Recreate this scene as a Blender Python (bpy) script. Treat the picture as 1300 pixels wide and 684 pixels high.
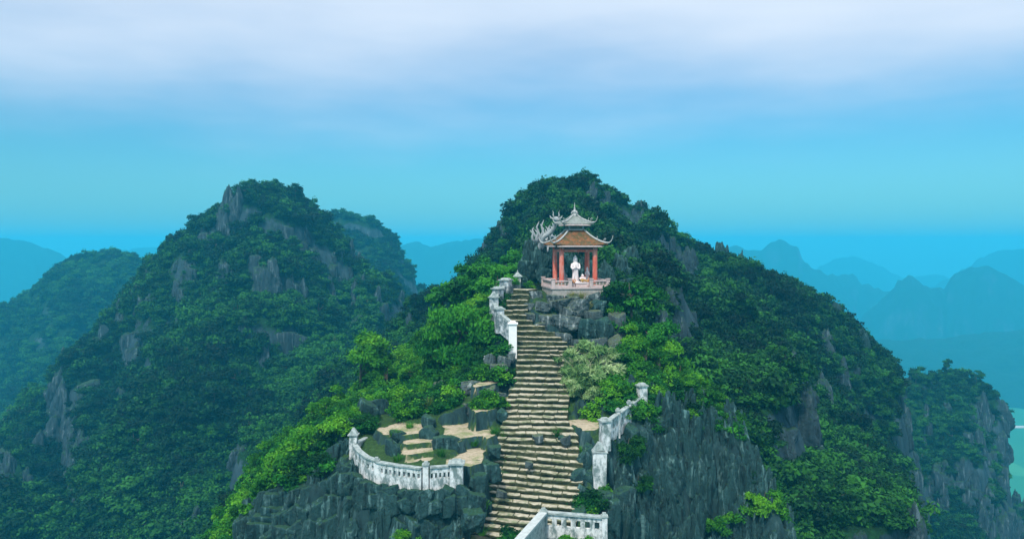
import bpy, math, random
import numpy as np
R = math.radians
for o in list(bpy.data.objects): bpy.data.objects.remove(o, do_unlink=True)
sc = bpy.context.scene
COL = sc.collection

# ------------------------------------------------------------------ camera
FPX, HOR = 1020.0, 310.0            # focal length and horizon row in photo pixels (1300 wide)
cam_d = bpy.data.cameras.new('camera'); cam = bpy.data.objects.new('camera', cam_d); COL.objects.link(cam)
cam_d.sensor_width = 36.0; cam_d.lens = 36.0 * FPX / 1300.0
cam_d.shift_y = -(342 - HOR) / 1300.0
cam_d.clip_start = 0.1; cam_d.clip_end = 9000
cam.location = (0, 0, 0); cam.rotation_euler = (R(90), 0, 0)
sc.camera = cam

# ------------------------------------------------------------------ world, sun, exposure
SUN_EL, SUN_AZ = R(54), R(200)      # azimuth clockwise from +Y
CLOUD = (6.5, 7.4, 8.7)
w = bpy.data.worlds.new('World'); sc.world = w; w.use_nodes = True
nt = w.node_tree; nt.nodes.clear()
def N(tree, typ, **kw):
    n = tree.nodes.new(typ)
    for k, v in kw.items(): setattr(n, k, v)
    return n
sky = N(nt, 'ShaderNodeTexSky', sky_type='NISHITA', sun_disc=False)
sky.sun_elevation = SUN_EL; sky.sun_rotation = SUN_AZ; sky.altitude = 150
sky.air_density = 1.3; sky.dust_density = 0.6; sky.ozone_density = 1.0
tint = N(nt, 'ShaderNodeMix', data_type='RGBA', blend_type='MULTIPLY'); tint.inputs[0].default_value = 1
tint.inputs[7].default_value = (0.28, 0.78, 1.10, 1)
nt.links.new(sky.outputs[0], tint.inputs[6])
tc = N(nt, 'ShaderNodeTexCoord'); sep = N(nt, 'ShaderNodeSeparateXYZ'); nt.links.new(tc.outputs['Generated'], sep.inputs[0])
mp = N(nt, 'ShaderNodeMapping'); mp.inputs['Scale'].default_value = (1.6, 1.6, 7.0); nt.links.new(tc.outputs['Generated'], mp.inputs[0])
nz = N(nt, 'ShaderNodeTexNoise'); nz.inputs['Scale'].default_value = 1.7; nz.inputs['Detail'].default_value = 4; nz.inputs['Roughness'].default_value = 0.5
nt.links.new(mp.outputs[0], nz.inputs[0])
ma = N(nt, 'ShaderNodeMath', operation='MULTIPLY_ADD'); ma.inputs[1].default_value = 0.17; nt.links.new(nz.outputs[0], ma.inputs[0]); nt.links.new(sep.outputs[2], ma.inputs[2])
mr = N(nt, 'ShaderNodeMapRange', interpolation_type='SMOOTHSTEP'); mr.inputs[1].default_value = 0.17; mr.inputs[2].default_value = 0.40
nt.links.new(ma.outputs[0], mr.inputs[0])
cl = N(nt, 'ShaderNodeMix', data_type='RGBA'); cl.inputs[7].default_value = (6.3, 7.6, 8.7, 1)
lum = N(nt, 'ShaderNodeMapRange'); lum.inputs[1].default_value = 0.28; lum.inputs[2].default_value = 1.0; lum.inputs[3].default_value = 1.0; lum.inputs[4].default_value = 1.65   # an overcast sky is brighter towards the zenith
nt.links.new(sep.outputs[2], lum.inputs[0])
cc = N(nt, 'ShaderNodeVectorMath', operation='SCALE'); cc.inputs[0].default_value = CLOUD; nt.links.new(lum.outputs[0], cc.inputs['Scale'])
hzf = N(nt, 'ShaderNodeMapRange', interpolation_type='SMOOTHSTEP'); hzf.inputs[1].default_value = 0.10; hzf.inputs[2].default_value = 0.0; hzf.inputs[3].default_value = 0.0; hzf.inputs[4].default_value = 0.5
nt.links.new(sep.outputs[2], hzf.inputs[0])
hzc = N(nt, 'ShaderNodeMix', data_type='RGBA'); hzc.inputs[7].default_value = (1.2, 4.6, 6.8, 1); nt.links.new(hzf.outputs[0], hzc.inputs[0]); nt.links.new(tint.outputs[2], hzc.inputs[6])
nt.links.new(mr.outputs[0], cl.inputs[0]); nt.links.new(hzc.outputs[2], cl.inputs[6]); nt.links.new(cc.outputs[0], cl.inputs[7])
bg = N(nt, 'ShaderNodeBackground'); bg.inputs[1].default_value = 0.1
wo = N(nt, 'ShaderNodeOutputWorld'); nt.links.new(cl.outputs[2], bg.inputs[0]); nt.links.new(bg.outputs[0], wo.inputs[0])

sd = bpy.data.lights.new('sun', 'SUN'); sun = bpy.data.objects.new('sun', sd); COL.objects.link(sun)
sd.energy = 3.1; sd.angle = R(5); sd.color = (1.0, 0.96, 0.88)
sun.rotation_euler = (R(90) - SUN_EL, 0, -SUN_AZ + math.pi)
sun.location = (-40, -60, 90)
vs = sc.view_settings; vs.view_transform = 'Standard'; vs.look = 'None'; vs.exposure = 0.25; vs.gamma = 1.0; vs.use_curve_mapping = False
cy = sc.cycles
cy.use_denoising = True
try: cy.denoiser = 'OPENIMAGEDENOISE'
except Exception: pass
cy.max_bounces = 4; cy.diffuse_bounces = 2; cy.glossy_bounces = 1; cy.transmission_bounces = 2; cy.volume_bounces = 1; cy.transparent_max_bounces = 8
cy.caustics_reflective = False; cy.caustics_refractive = False
cy.use_adaptive_sampling = True; cy.adaptive_threshold = 0.02

# ------------------------------------------------------------------ numpy noise
def _hash(ix, iy, iz, seed):
    h = (ix.astype(np.int64) * 374761393 + iy.astype(np.int64) * 668265263 + iz.astype(np.int64) * 2147483647 + seed * 974634777) & 0xffffffff
    h = ((h ^ (h >> 13)) * 1274126177) & 0xffffffff
    h = h ^ (h >> 16)
    return (h & 0xffff) / 32767.5 - 1.0
def vnoise(x, y, z=None, seed=0):
    x = np.asarray(x, float); y = np.asarray(y, float)
    ix = np.floor(x); iy = np.floor(y); fx = x - ix; fy = y - iy
    ux = fx * fx * fx * (fx * (fx * 6 - 15) + 10); uy = fy * fy * fy * (fy * (fy * 6 - 15) + 10)
    if z is None:
        zz = np.zeros_like(ix)
        a = _hash(ix, iy, zz, seed); b = _hash(ix + 1, iy, zz, seed); c = _hash(ix, iy + 1, zz, seed); d = _hash(ix + 1, iy + 1, zz, seed)
        return (a * (1 - ux) + b * ux) * (1 - uy) + (c * (1 - ux) + d * ux) * uy
    z = np.asarray(z, float); iz = np.floor(z); fz = z - iz; uz = fz * fz * fz * (fz * (fz * 6 - 15) + 10)
    def pl(k):
        a = _hash(ix, iy, k, seed); b = _hash(ix + 1, iy, k, seed); c = _hash(ix, iy + 1, k, seed); d = _hash(ix + 1, iy + 1, k, seed)
        return (a * (1 - ux) + b * ux) * (1 - uy) + (c * (1 - ux) + d * ux) * uy
    return pl(iz) * (1 - uz) + pl(iz + 1) * uz
def fbm(x, y, z=None, oct=4, seed=0, gain=0.5):
    s = 0; a = 1.0; f = 1.0; tot = 0
    for k in range(oct):
        s = s + a * vnoise(x * f + 13.7 * k, y * f + 7.1 * k, None if z is None else z * f + 3.3 * k, seed + k); tot += a; a *= gain; f *= 2.03
    return s / tot
def sstep(a, b, v):
    t = np.clip((v - a) / (b - a), 0, 1); return t * t * (3 - 2 * t)

def P(px, py, D):       # a pixel of the photograph at a depth, as a real place
    return np.array([(px - 650.0) / FPX * D, D, -(py - HOR) / FPX * D])
def PZ(px, py, z):
    return P(px, py, -z * FPX / (py - HOR))

# ------------------------------------------------------------------ object helpers
def tag(o, label=None, cat=None, group=None, kind=None):
    if label: o['label'] = label
    if cat: o['category'] = cat
    if group: o['group'] = group
    if kind: o['kind'] = kind
    return o
def mesh_np(name, V, F, mat=None, smooth=False, tintv=None):
    V = np.asarray(V, np.float32); F = np.asarray(F, np.int32); k = F.shape[1]
    me = bpy.data.meshes.new(name)
    me.vertices.add(len(V)); me.vertices.foreach_set('co', V.ravel())
    me.loops.add(F.size); me.loops.foreach_set('vertex_index', F.ravel())
    me.polygons.add(len(F)); me.polygons.foreach_set('loop_start', np.arange(0, F.size, k, dtype=np.int32))
    if smooth: me.polygons.foreach_set('use_smooth', np.ones(len(F), bool))
    if tintv is not None:
        a = me.attributes.new('tint', 'FLOAT', 'POINT'); a.data.foreach_set('value', np.asarray(tintv, np.float32))
    if mat: me.materials.append(mat)
    me.update(calc_edges=True)
    return me
def obj(name, me, parent=None, loc=None, rot=None, scale=None):
    o = bpy.data.objects.new(name, me); COL.objects.link(o)
    if parent: o.parent = parent
    if loc is not None: o.location = [float(c) for c in loc]
    if rot is not None: o.rotation_euler = rot
    if scale is not None: o.scale = scale
    return o
def thing(name, label, cat, loc=(0, 0, 0), rz=0.0, group=None):
    o = obj(name, None, None, loc, (0, 0, rz)); o.empty_display_size = 0.3
    return tag(o, label, cat, group)
class MB:
    def __init__(s): s.v = []; s.f = []
    def quad_prism(s, bot, top):            # two rings with the same number of points
        n = len(bot); b = len(s.v); s.v += [tuple(map(float, p)) for p in bot] + [tuple(map(float, p)) for p in top]
        s.f.append(tuple(range(b + n - 1, b - 1, -1))); s.f.append(tuple(range(b + n, b + 2 * n)))
        for i in range(n):
            j = (i + 1) % n; s.f.append((b + i, b + j, b + n + j, b + n + i))
        return s
    def box(s, x0, x1, y0, y1, z0, z1):
        return s.quad_prism([(x0, y0, z0), (x1, y0, z0), (x1, y1, z0), (x0, y1, z0)], [(x0, y0, z1), (x1, y0, z1), (x1, y1, z1), (x0, y1, z1)])
    def lathe(s, prof, n=12, c=(0, 0, 0), sx=1, sy=1, rot=0):
        b = len(s.v)
        for r, z in prof:
            for i in range(n):
                a = rot + 2 * math.pi * i / n; s.v.append((c[0] + sx * r * math.cos(a), c[1] + sy * r * math.sin(a), c[2] + z))
        for k in range(len(prof) - 1):
            for i in range(n):
                j = (i + 1) % n; s.f.append((b + k * n + i, b + k * n + j, b + (k + 1) * n + j, b + (k + 1) * n + i))
        s.f.append(tuple(range(b + n - 1, b - 1, -1))); m = b + (len(prof) - 1) * n; s.f.append(tuple(range(m, m + n)))
        return s
    def tube(s, pts, rad, n=8):
        pts = [np.array(p, float) for p in pts]; b = len(s.v); m = len(pts)
        for k, p in enumerate(pts):
            t = pts[min(k + 1, m - 1)] - pts[max(k - 1, 0)]; t = t / (np.linalg.norm(t) + 1e-9)
            u = np.cross(t, (0, 0, 1) if abs(t[2]) < 0.9 else (1, 0, 0)); u /= np.linalg.norm(u); v = np.cross(t, u)
            r = rad[k] if hasattr(rad, '__len__') else rad
            for i in range(n):
                a = 2 * math.pi * i / n; q = p + r * (u * math.cos(a) + v * math.sin(a)); s.v.append(tuple(q))
        for k in range(m - 1):
            for i in range(n):
                j = (i + 1) % n; s.f.append((b + k * n + i, b + k * n + j, b + (k + 1) * n + j, b + (k + 1) * n + i))
        s.f.append(tuple(range(b + n - 1, b - 1, -1))); s.f.append(tuple(range(b + (m - 1) * n, b + m * n)))
        return s
    def ball(s, c, r, n=10, m=6):
        rr = r if hasattr(r, '__len__') else (r, r, r)
        prof = [(math.sin(math.pi * k / m), -math.cos(math.pi * k / m)) for k in range(m + 1)]
        prof = [(max(p, 0.02), z * rr[2]) for p, z in prof]
        return s.lathe(prof, n, c, rr[0], rr[1])
    def mesh(s, name, mat, smooth=False):
        me = bpy.data.meshes.new(name); me.from_pydata(s.v, [], s.f); me.materials.append(mat)
        if smooth: me.polygons.foreach_set('use_smooth', np.ones(len(me.polygons), bool))
        me.update(); return me
    def build(s, name, mat, parent=None, smooth=False, **kw):
        return obj(name, s.mesh(name, mat, smooth), parent, **kw)

# ------------------------------------------------------------------ materials
def mat_new(name):
    m = bpy.data.materials.new(name); m.use_nodes = True; t = m.node_tree
    for n in list(t.nodes): t.nodes.remove(n)
    out = N(t, 'ShaderNodeOutputMaterial'); return m, t, out
def ramp(t, src, stops):
    r = N(t, 'ShaderNodeValToRGB'); e = r.color_ramp.elements
    while len(e) < len(stops): e.new(0.5)
    for k, (p, c) in enumerate(stops): e[k].position = p; e[k].color = (*c, 1)
    t.links.new(src, r.inputs[0]); return r.outputs[0]
def noise_tex(t, scale, detail=4, rough=0.6, stretch=(1, 1, 1), coord='pos'):
    if coord == 'pos':
        g = N(t, 'ShaderNodeNewGeometry'); src = g.outputs['Position']
    else:
        g = N(t, 'ShaderNodeTexCoord'); src = g.outputs['Object']
    m = N(t, 'ShaderNodeMapping'); m.inputs['Scale'].default_value = stretch; t.links.new(src, m.inputs[0])
    n = N(t, 'ShaderNodeTexNoise'); n.inputs['Scale'].default_value = scale; n.inputs['Detail'].default_value = detail; n.inputs['Roughness'].default_value = rough
    t.links.new(m.outputs[0], n.inputs[0]); return n.outputs[0]
def mixc(t, fac, a, b, mode='MIX'):
    m = N(t, 'ShaderNodeMix', data_type='RGBA', blend_type=mode)
    for s, v in ((0, fac), (6, a), (7, b)):
        if hasattr(v, 'links') or hasattr(v, 'is_linked'): t.links.new(v, m.inputs[s])
        else: m.inputs[s].default_value = v if s == 0 else (*v, 1)
    return m.outputs[2]
def mrange(t, src, a, b, c=0.0, d=1.0):
    m = N(t, 'ShaderNodeMapRange', interpolation_type='SMOOTHSTEP')
    for i, v in enumerate((a, b, c, d)): m.inputs[i + 1].default_value = v
    t.links.new(src, m.inputs[0]); return m.outputs[0]
def finish(t, out, col, rough=0.9, bump=None, bs=0.3, bd=0.05, spec=0.2):
    b = N(t, 'ShaderNodeBsdfPrincipled')
    if hasattr(col, 'is_linked'): t.links.new(col, b.inputs['Base Color'])
    else: b.inputs['Base Color'].default_value = (*col, 1)
    b.inputs['Roughness'].default_value = rough; b.inputs['Specular IOR Level'].default_value = spec
    if bump is not None:
        bp = N(t, 'ShaderNodeBump'); bp.inputs['Strength'].default_value = bs; bp.inputs['Distance'].default_value = bd
        t.links.new(bump, bp.inputs['Height']); t.links.new(bp.outputs[0], b.inputs['Normal'])
    t.links.new(b.outputs[0], out.inputs[0])
def upness(t):
    g = N(t, 'ShaderNodeNewGeometry'); s = N(t, 'ShaderNodeSeparateXYZ'); t.links.new(g.outputs['Normal'], s.inputs[0]); return s.outputs[2]

def make_rock(name, dark, mid, light, moss, sc_=1.0, moss_at=(0.62, 0.92)):
    m, t, out = mat_new(name)
    streak = noise_tex(t, 2.2 * sc_, 6, 0.65, (1, 1, 0.22)); fine = noise_tex(t, 9 * sc_, 5, 0.7); big = noise_tex(t, 0.45 * sc_, 3)
    c = ramp(t, streak, [(0.30, dark), (0.50, mid), (0.66, mid), (0.80, light)])
    c = mixc(t, mrange(t, fine, 0.40, 0.72, 0, 0.55), c, dark)
    c = mixc(t, mrange(t, big, 0.45, 0.7, 0, 0.45), c, [q * 0.55 for q in mid])
    run_ = noise_tex(t, 4.5 * sc_, 3, 0.5, (1, 1, 0.10))
    c = mixc(t, mrange(t, run_, 0.55, 0.72, 0, 0.42), c, [min(1, q * 1.9) for q in light]); c = mixc(t, mrange(t, run_, 0.42, 0.30, 0, 0.8), c, [q * .5 for q in dark])
    ad = N(t, 'ShaderNodeMath', operation='MULTIPLY_ADD'); t.links.new(fine, ad.inputs[0]); ad.inputs[1].default_value = 0.9
    t.links.new(upness(t), ad.inputs[2])
    c = mixc(t, mrange(t, ad.outputs[0], moss_at[0] + 0.45, moss_at[1] + 0.45, 0, 0.75), c, moss)
    h = N(t, 'ShaderNodeMath', operation='ADD'); t.links.new(streak, h.inputs[0]); t.links.new(fine, h.inputs[1])
    finish(t, out, c, 0.85, h.outputs[0], 0.7, 0.12 / sc_, 0.25)
    return m
ROCK = make_rock('limestone', (0.004, 0.015, 0.016), (0.021, 0.066, 0.064), (0.10, 0.185, 0.175), (0.018, 0.065, 0.025))
ROCK_WARM = make_rock('weathered_limestone', (0.016, 0.026, 0.028), (0.075, 0.108, 0.108), (0.30, 0.33, 0.32), (0.08, 0.11, 0.05))
ROCK_FAR = make_rock('far_limestone', (0.008, 0.020, 0.026), (0.030, 0.058, 0.068), (0.10, 0.14, 0.15), (0.012, 0.05, 0.012), 0.5, (0.35, 0.7))

def make_hill(name, scl):
    m, t, out = mat_new(name)
    streak = noise_tex(t, 0.55 * scl, 6, 0.7, (1, 1, 0.25)); fine = noise_tex(t, 1.6 * scl, 6, 0.7)
    rock = ramp(t, streak, [(0.3, (0.008, 0.022, 0.030)), (0.55, (0.035, 0.065, 0.078)), (0.72, (0.07, 0.11, 0.12)), (0.85, (0.22, 0.26, 0.27))])
    soil = ramp(t, fine, [(0.35, (0.004, 0.016, 0.006)), (0.6, (0.010, 0.045, 0.012)), (0.8, (0.02, 0.08, 0.02))])
    ad = N(t, 'ShaderNodeMath', operation='MULTIPLY_ADD'); t.links.new(fine, ad.inputs[0]); ad.inputs[1].default_value = 0.5; t.links.new(upness(t), ad.inputs[2])
    c = mixc(t, mrange(t, ad.outputs[0], 0.66, 0.84), rock, soil)
    finish(t, out, c, 0.95, streak, 0.8, 0.6 / scl, 0.1)
    return m
HILL = make_hill('hill_surface', 1.0)
HILL_FAR = make_hill('far_hill_surface', 0.25)

def make_leaf(name, dark, mid, light, trans=0.25, zone=0.12):
    m, t, out = mat_new(name)
    at = N(t, 'ShaderNodeAttribute', attribute_name='tint'); oi = N(t, 'ShaderNodeObjectInfo')
    zn_ = noise_tex(t, zone, 3, 0.6)
    a = N(t, 'ShaderNodeMath', operation='MULTIPLY_ADD'); t.links.new(oi.outputs['Random'], a.inputs[0]); a.inputs[1].default_value = 0.38; t.links.new(at.outputs['Fac'], a.inputs[2])
    b = N(t, 'ShaderNodeMath', operation='MULTIPLY_ADD'); t.links.new(zn_, b.inputs[0]); b.inputs[1].default_value = 1.6; t.links.new(a.outputs[0], b.inputs[2])
    c = ramp(t, mrange(t, b.outputs[0], 0.62, 1.80), [(0.0, dark), (0.5, mid), (1.0, light)])
    d = N(t, 'ShaderNodeBsdfPrincipled'); t.links.new(c, d.inputs['Base Color']); d.inputs['Roughness'].default_value = 0.75; d.inputs['Specular IOR Level'].default_value = 0.15
    tr = N(t, 'ShaderNodeBsdfTranslucent'); t.links.new(c, tr.inputs[0])
    mx = N(t, 'ShaderNodeMixShader'); mx.inputs[0].default_value = trans; t.links.new(d.outputs[0], mx.inputs[1]); t.links.new(tr.outputs[0], mx.inputs[2])
    t.links.new(mx.outputs[0], out.inputs[0]); return m
LEAF_HILL = make_leaf('hill_foliage', (0.001, 0.009, 0.005), (0.005, 0.043, 0.010), (0.032, 0.155, 0.013), 0.12, 0.05)
LEAF_NEAR = make_leaf('near_foliage', (0.003, 0.032, 0.007), (0.016, 0.14, 0.012), (0.06, 0.28, 0.018), 0.22, 0.35)
LEAF_BRIGHT = make_leaf('bright_foliage', (0.006, 0.05, 0.006), (0.038, 0.20, 0.009), (0.15, 0.41, 0.016), 0.28, 0.4)
LEAF_REED = make_leaf('reed_foliage', (0.06, 0.16, 0.04), (0.20, 0.35, 0.11), (0.44, 0.56, 0.26), 0.3, 0.8)
LEAF_DRY = make_leaf('dry_grass', (0.10, 0.14, 0.03), (0.24, 0.26, 0.07), (0.42, 0.38, 0.14), 0.3, 0.9)
def simple(name, col, var=0.25, scale=4, rough=0.8, dirt=None, dscale=3.0, dlo=0.45, dhi=0.7, damt=0.7, stretch=(1, 1, 1), bs=0.3, bd=0.02):
    m, t, out = mat_new(name)
    n = noise_tex(t, scale, 5, 0.65)
    c = ramp(t, n, [(0.3, [q * (1 - var) for q in col]), (0.7, [min(1, q * (1 + var)) for q in col])])
    if dirt: c = mixc(t, mrange(t, noise_tex(t, dscale, 6, 0.7, stretch), dlo, dhi, 0, damt), c, dirt)
    finish(t, out, c, rough, n, bs, bd); return m
BARK = simple('bark', (0.10, 0.085, 0.065), 0.4, 9, 0.9)
PLASTER = simple('white_plaster', (0.70, 0.70, 0.68), 0.12, 5, 0.85, (0.09, 0.15, 0.14), 3.6, 0.40, 0.60, 0.88, (1, 1, 0.5))
PLASTER_OLD = simple('old_plaster', (0.62, 0.64, 0.64), 0.2, 5, 0.9, (0.07, 0.12, 0.13), 2.4, 0.36, 0.58, 0.9)
PLASTER_CLEAN = simple('clean_white_plaster', (0.82, 0.81, 0.78), 0.06, 5, 0.8, (0.40, 0.42, 0.38), 3.0, 0.55, 0.8, 0.5)
COPING = simple('weathered_coping', (0.34, 0.38, 0.36), 0.25, 6, 0.85, (0.10, 0.15, 0.14), 4.0, 0.42, 0.66, 0.7)
SAND = simple('trodden_sand', (0.53, 0.44, 0.32), 0.18, 3.5, 0.95, (0.16, 0.22, 0.07), 1.6, 0.55, 0.75, 0.7, bs=0.4)
PINK_STONE = simple('pink_stone', (0.56, 0.43, 0.40), 0.2, 8, 0.8, (0.17, 0.19, 0.16), 4.0, 0.48, 0.72, 0.65)
RED = simple('red_column_paint', (0.62, 0.125, 0.075), 0.15, 3, 0.6, (0.66, 0.34, 0.27), 3.5, 0.44, 0.68, 0.75, (1, 1, 0.3), 0.1)
DARKWOOD = simple('dark_beam_paint', (0.15, 0.055, 0.045), 0.3, 6, 0.7)
RIDGE = simple('pale_roof_ridge', (0.42, 0.42, 0.40), 0.18, 7, 0.8, (0.15, 0.18, 0.17), 5.0, 0.46, 0.7, 0.7)
TILE = simple('rusty_roof_tile', (0.20, 0.080, 0.030), 0.45, 5, 0.8, (0.05, 0.065, 0.025), 2.6, 0.38, 0.64, 0.8)
TILE_OLD = simple('grey_roof_tile', (0.23, 0.25, 0.23), 0.35, 6, 0.85, (0.08, 0.12, 0.07), 3.0, 0.45, 0.7, 0.7)
STATUE = simple('white_statue_paint', (0.80, 0.70, 0.68), 0.06, 4, 0.55, (0.50, 0.42, 0.40), 3.0, 0.55, 0.8, 0.4, bs=0.1)
GREY_STONE = simple('dragon_stone', (0.34, 0.36, 0.36), 0.25, 8, 0.85, (0.14, 0.17, 0.18), 4.0, 0.45, 0.7, 0.75)
BRASS = simple('incense_brass', (0.45, 0.27, 0.07), 0.2, 8, 0.45)
FLOWER = simple('offering_flowers', (0.62, 0.16, 0.12), 0.5, 25, 0.8, (0.65, 0.48, 0.08), 22, 0.48, 0.55, 1.0)
STONE_WALL = simple('mossy_stone_wall', (0.36, 0.33, 0.30), 0.3, 5, 0.9, (0.12, 0.15, 0.10), 2.4, 0.46, 0.7, 0.7)
def make_step(moss=False):
    m, t, out = mat_new('mossy_step_bed' if moss else 'worn_stone_step')
    n = noise_tex(t, 5, 6, 0.7); n2 = noise_tex(t, 1.3, 4, 0.6)
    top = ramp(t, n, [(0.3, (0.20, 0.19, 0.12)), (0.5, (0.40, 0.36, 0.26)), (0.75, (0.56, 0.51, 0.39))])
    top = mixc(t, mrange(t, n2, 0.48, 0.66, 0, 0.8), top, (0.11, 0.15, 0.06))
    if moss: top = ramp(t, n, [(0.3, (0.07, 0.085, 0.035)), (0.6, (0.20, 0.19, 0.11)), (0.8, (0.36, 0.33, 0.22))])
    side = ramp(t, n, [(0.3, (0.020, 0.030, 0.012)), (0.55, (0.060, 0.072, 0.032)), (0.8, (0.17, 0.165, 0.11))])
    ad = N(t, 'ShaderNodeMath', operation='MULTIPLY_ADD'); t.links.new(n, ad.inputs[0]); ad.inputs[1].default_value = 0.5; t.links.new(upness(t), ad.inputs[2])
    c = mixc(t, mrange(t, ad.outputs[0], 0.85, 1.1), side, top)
    finish(t, out, c, 0.92, n, 0.5, 0.03); return m
STEP = make_step(); STEP_MOSS = make_step(True)
def make_near_ground():
    m, t, out = mat_new('ridge_ground')
    fine = noise_tex(t, 6, 6, 0.7); streak = noise_tex(t, 2.0, 6, 0.7, (1, 1, 0.25))
    rock = ramp(t, streak, [(0.3, (0.004, 0.013, 0.014)), (0.55, (0.020, 0.052, 0.053)), (0.8, (0.09, 0.15, 0.145))])
    soil = ramp(t, fine, [(0.3, (0.010, 0.028, 0.008)), (0.55, (0.025, 0.065, 0.014)), (0.75, (0.06, 0.11, 0.03))])
    ad = N(t, 'ShaderNodeMath', operation='MULTIPLY_ADD'); t.links.new(fine, ad.inputs[0]); ad.inputs[1].default_value = 0.4; t.links.new(upness(t), ad.inputs[2])
    c = mixc(t, mrange(t, ad.outputs[0], 0.90, 1.08), rock, soil)
    sa = N(t, 'ShaderNodeAttribute', attribute_name='sand'); sm_ = N(t, 'ShaderNodeMath', operation='MULTIPLY_ADD'); t.links.new(fine, sm_.inputs[0]); sm_.inputs[1].default_value = 0.7; t.links.new(sa.outputs['Fac'], sm_.inputs[2])
    sand = ramp(t, fine, [(0.3, (0.27, 0.22, 0.14)), (0.6, (0.45, 0.37, 0.26)), (0.8, (0.54, 0.46, 0.34))])
    sand = mixc(t, mrange(t, noise_tex(t, 1.1, 6, 0.75), 0.47, 0.64, 0, 0.8), sand, (0.13, 0.18, 0.05))
    lv = N(t, 'ShaderNodeMath', operation='MULTIPLY'); t.links.new(mrange(t, sm_.outputs[0], 0.65, 1.15), lv.inputs[0]); t.links.new(mrange(t, upness(t), 0.86, 0.97), lv.inputs[1])
    c = mixc(t, lv.outputs[0], c, sand)
    finish(t, out, c, 0.95, streak, 0.7, 0.15); return m
NEARG = make_near_ground()
def make_field():
    m, t, out = mat_new('paddy_fields')
    g = N(t, 'ShaderNodeNewGeometry'); mp_ = N(t, 'ShaderNodeMapping'); mp_.inputs['Scale'].default_value = (0.02, 0.009, 1); mp_.inputs['Rotation'].default_value = (0, 0, 0.25); t.links.new(g.outputs['Position'], mp_.inputs[0])
    v = N(t, 'ShaderNodeTexVoronoi', distance='CHEBYCHEV'); v.inputs['Scale'].default_value = 1.0; t.links.new(mp_.outputs[0], v.inputs[0])
    s = N(t, 'ShaderNodeSeparateColor'); t.links.new(v.outputs['Color'], s.inputs[0])
    c = ramp(t, s.outputs[0], [(0.0, (0.02, 0.15, 0.045)), (0.5, (0.035, 0.20, 0.06)), (1.0, (0.06, 0.25, 0.07))])
    c = mixc(t, mrange(t, noise_tex(t, 0.15, 5, 0.6), 0.4, 0.7, 0, 0.35), c, (0.03, 0.14, 0.05))
    finish(t, out, c, 0.8); return m
FIELD = make_field()

# ------------------------------------------------------------------ ground and hills
GROUND_Z = -150.0
gm = MB().box(-2700, 2700, -250, 3300, GROUND_Z - 1.0, GROUND_Z).mesh('ground', FIELD)
tag(obj('ground', gm), 'flat green paddy fields on the hazy valley floor', 'field', kind='structure')
rd = MB()
a0 = np.array([120.0, 655.0]); a1 = np.array([1200.0, 668.0]); nrm = np.array([-(a1 - a0)[1], (a1 - a0)[0]]); nrm = nrm / np.linalg.norm(nrm) * 3.0
rd.quad_prism([(*(a0 - nrm), GROUND_Z + 0.01), (*(a1 - nrm), GROUND_Z + 0.01), (*(a1 + nrm), GROUND_Z + 0.01), (*(a0 + nrm), GROUND_Z + 0.01)],
              [(*(a0 - nrm), GROUND_Z + 0.8), (*(a1 - nrm), GROUND_Z + 0.8), (*(a1 + nrm), GROUND_Z + 0.8), (*(a0 + nrm), GROUND_Z + 0.8)])
tag(rd.build('dike_road', simple('pale_road', (0.5, 0.48, 0.42))), 'pale straight dike road across the valley fields', 'road', kind='structure')

class Field:                 # a height field on a regular grid
    def __init__(s, x0, x1, y0, y1, d):
        s.x0, s.y0, s.d = x0, y0, d; s.nx = int((x1 - x0) / d) + 1; s.ny = int((y1 - y0) / d) + 1
        s.X, s.Y = np.meshgrid(x0 + d * np.arange(s.nx), y0 + d * np.arange(s.ny))
        s.Z = None
    def at(s, x, y):
        x = np.asarray(x, float); y = np.asarray(y, float)
        u = (x - s.x0) / s.d; v = (y - s.y0) / s.d
        ok = (u >= 0) & (u < s.nx - 1) & (v >= 0) & (v < s.ny - 1)
        u = np.clip(u, 0, s.nx - 1.001); v = np.clip(v, 0, s.ny - 1.001)
        i = u.astype(int); j = v.astype(int); fu = u - i; fv = v - j
        z = (s.Z[j, i] * (1 - fu) + s.Z[j, i + 1] * fu) * (1 - fv) + (s.Z[j + 1, i] * (1 - fu) + s.Z[j + 1, i + 1] * fu) * fv
        return np.where(ok, z, -1e3)
    def slope(s):
        gy, gx = np.gradient(s.Z, s.d); return np.hypot(gx, gy), gx, gy
    def mesh(s, name, mat, rough=0.0, fr=0.3, seed=3):
        X, Y, Z = s.X.copy(), s.Y.copy(), s.Z.copy()
        if rough:
            sl, gx, gy = s.slope(); nn = np.sqrt(1 + sl ** 2)
            k = rough * sstep(0.6, 1.6, sl) * fbm(X * fr, Y * fr, Z * fr * 0.5, 4, seed)
            X -= k * gx / nn; Y -= k * gy / nn; Z += 0.4 * k / nn
        V = np.stack([X, Y, Z], -1).reshape(-1, 3)
        i = np.arange(s.nx - 1); j = np.arange(s.ny - 1); I, J = np.meshgrid(i, j); a = (J * s.nx + I).ravel()
        F = np.stack([a, a + 1, a + 1 + s.nx, a + s.nx], -1)
        return mesh_np(name, V, F, mat, smooth=True)

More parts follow.
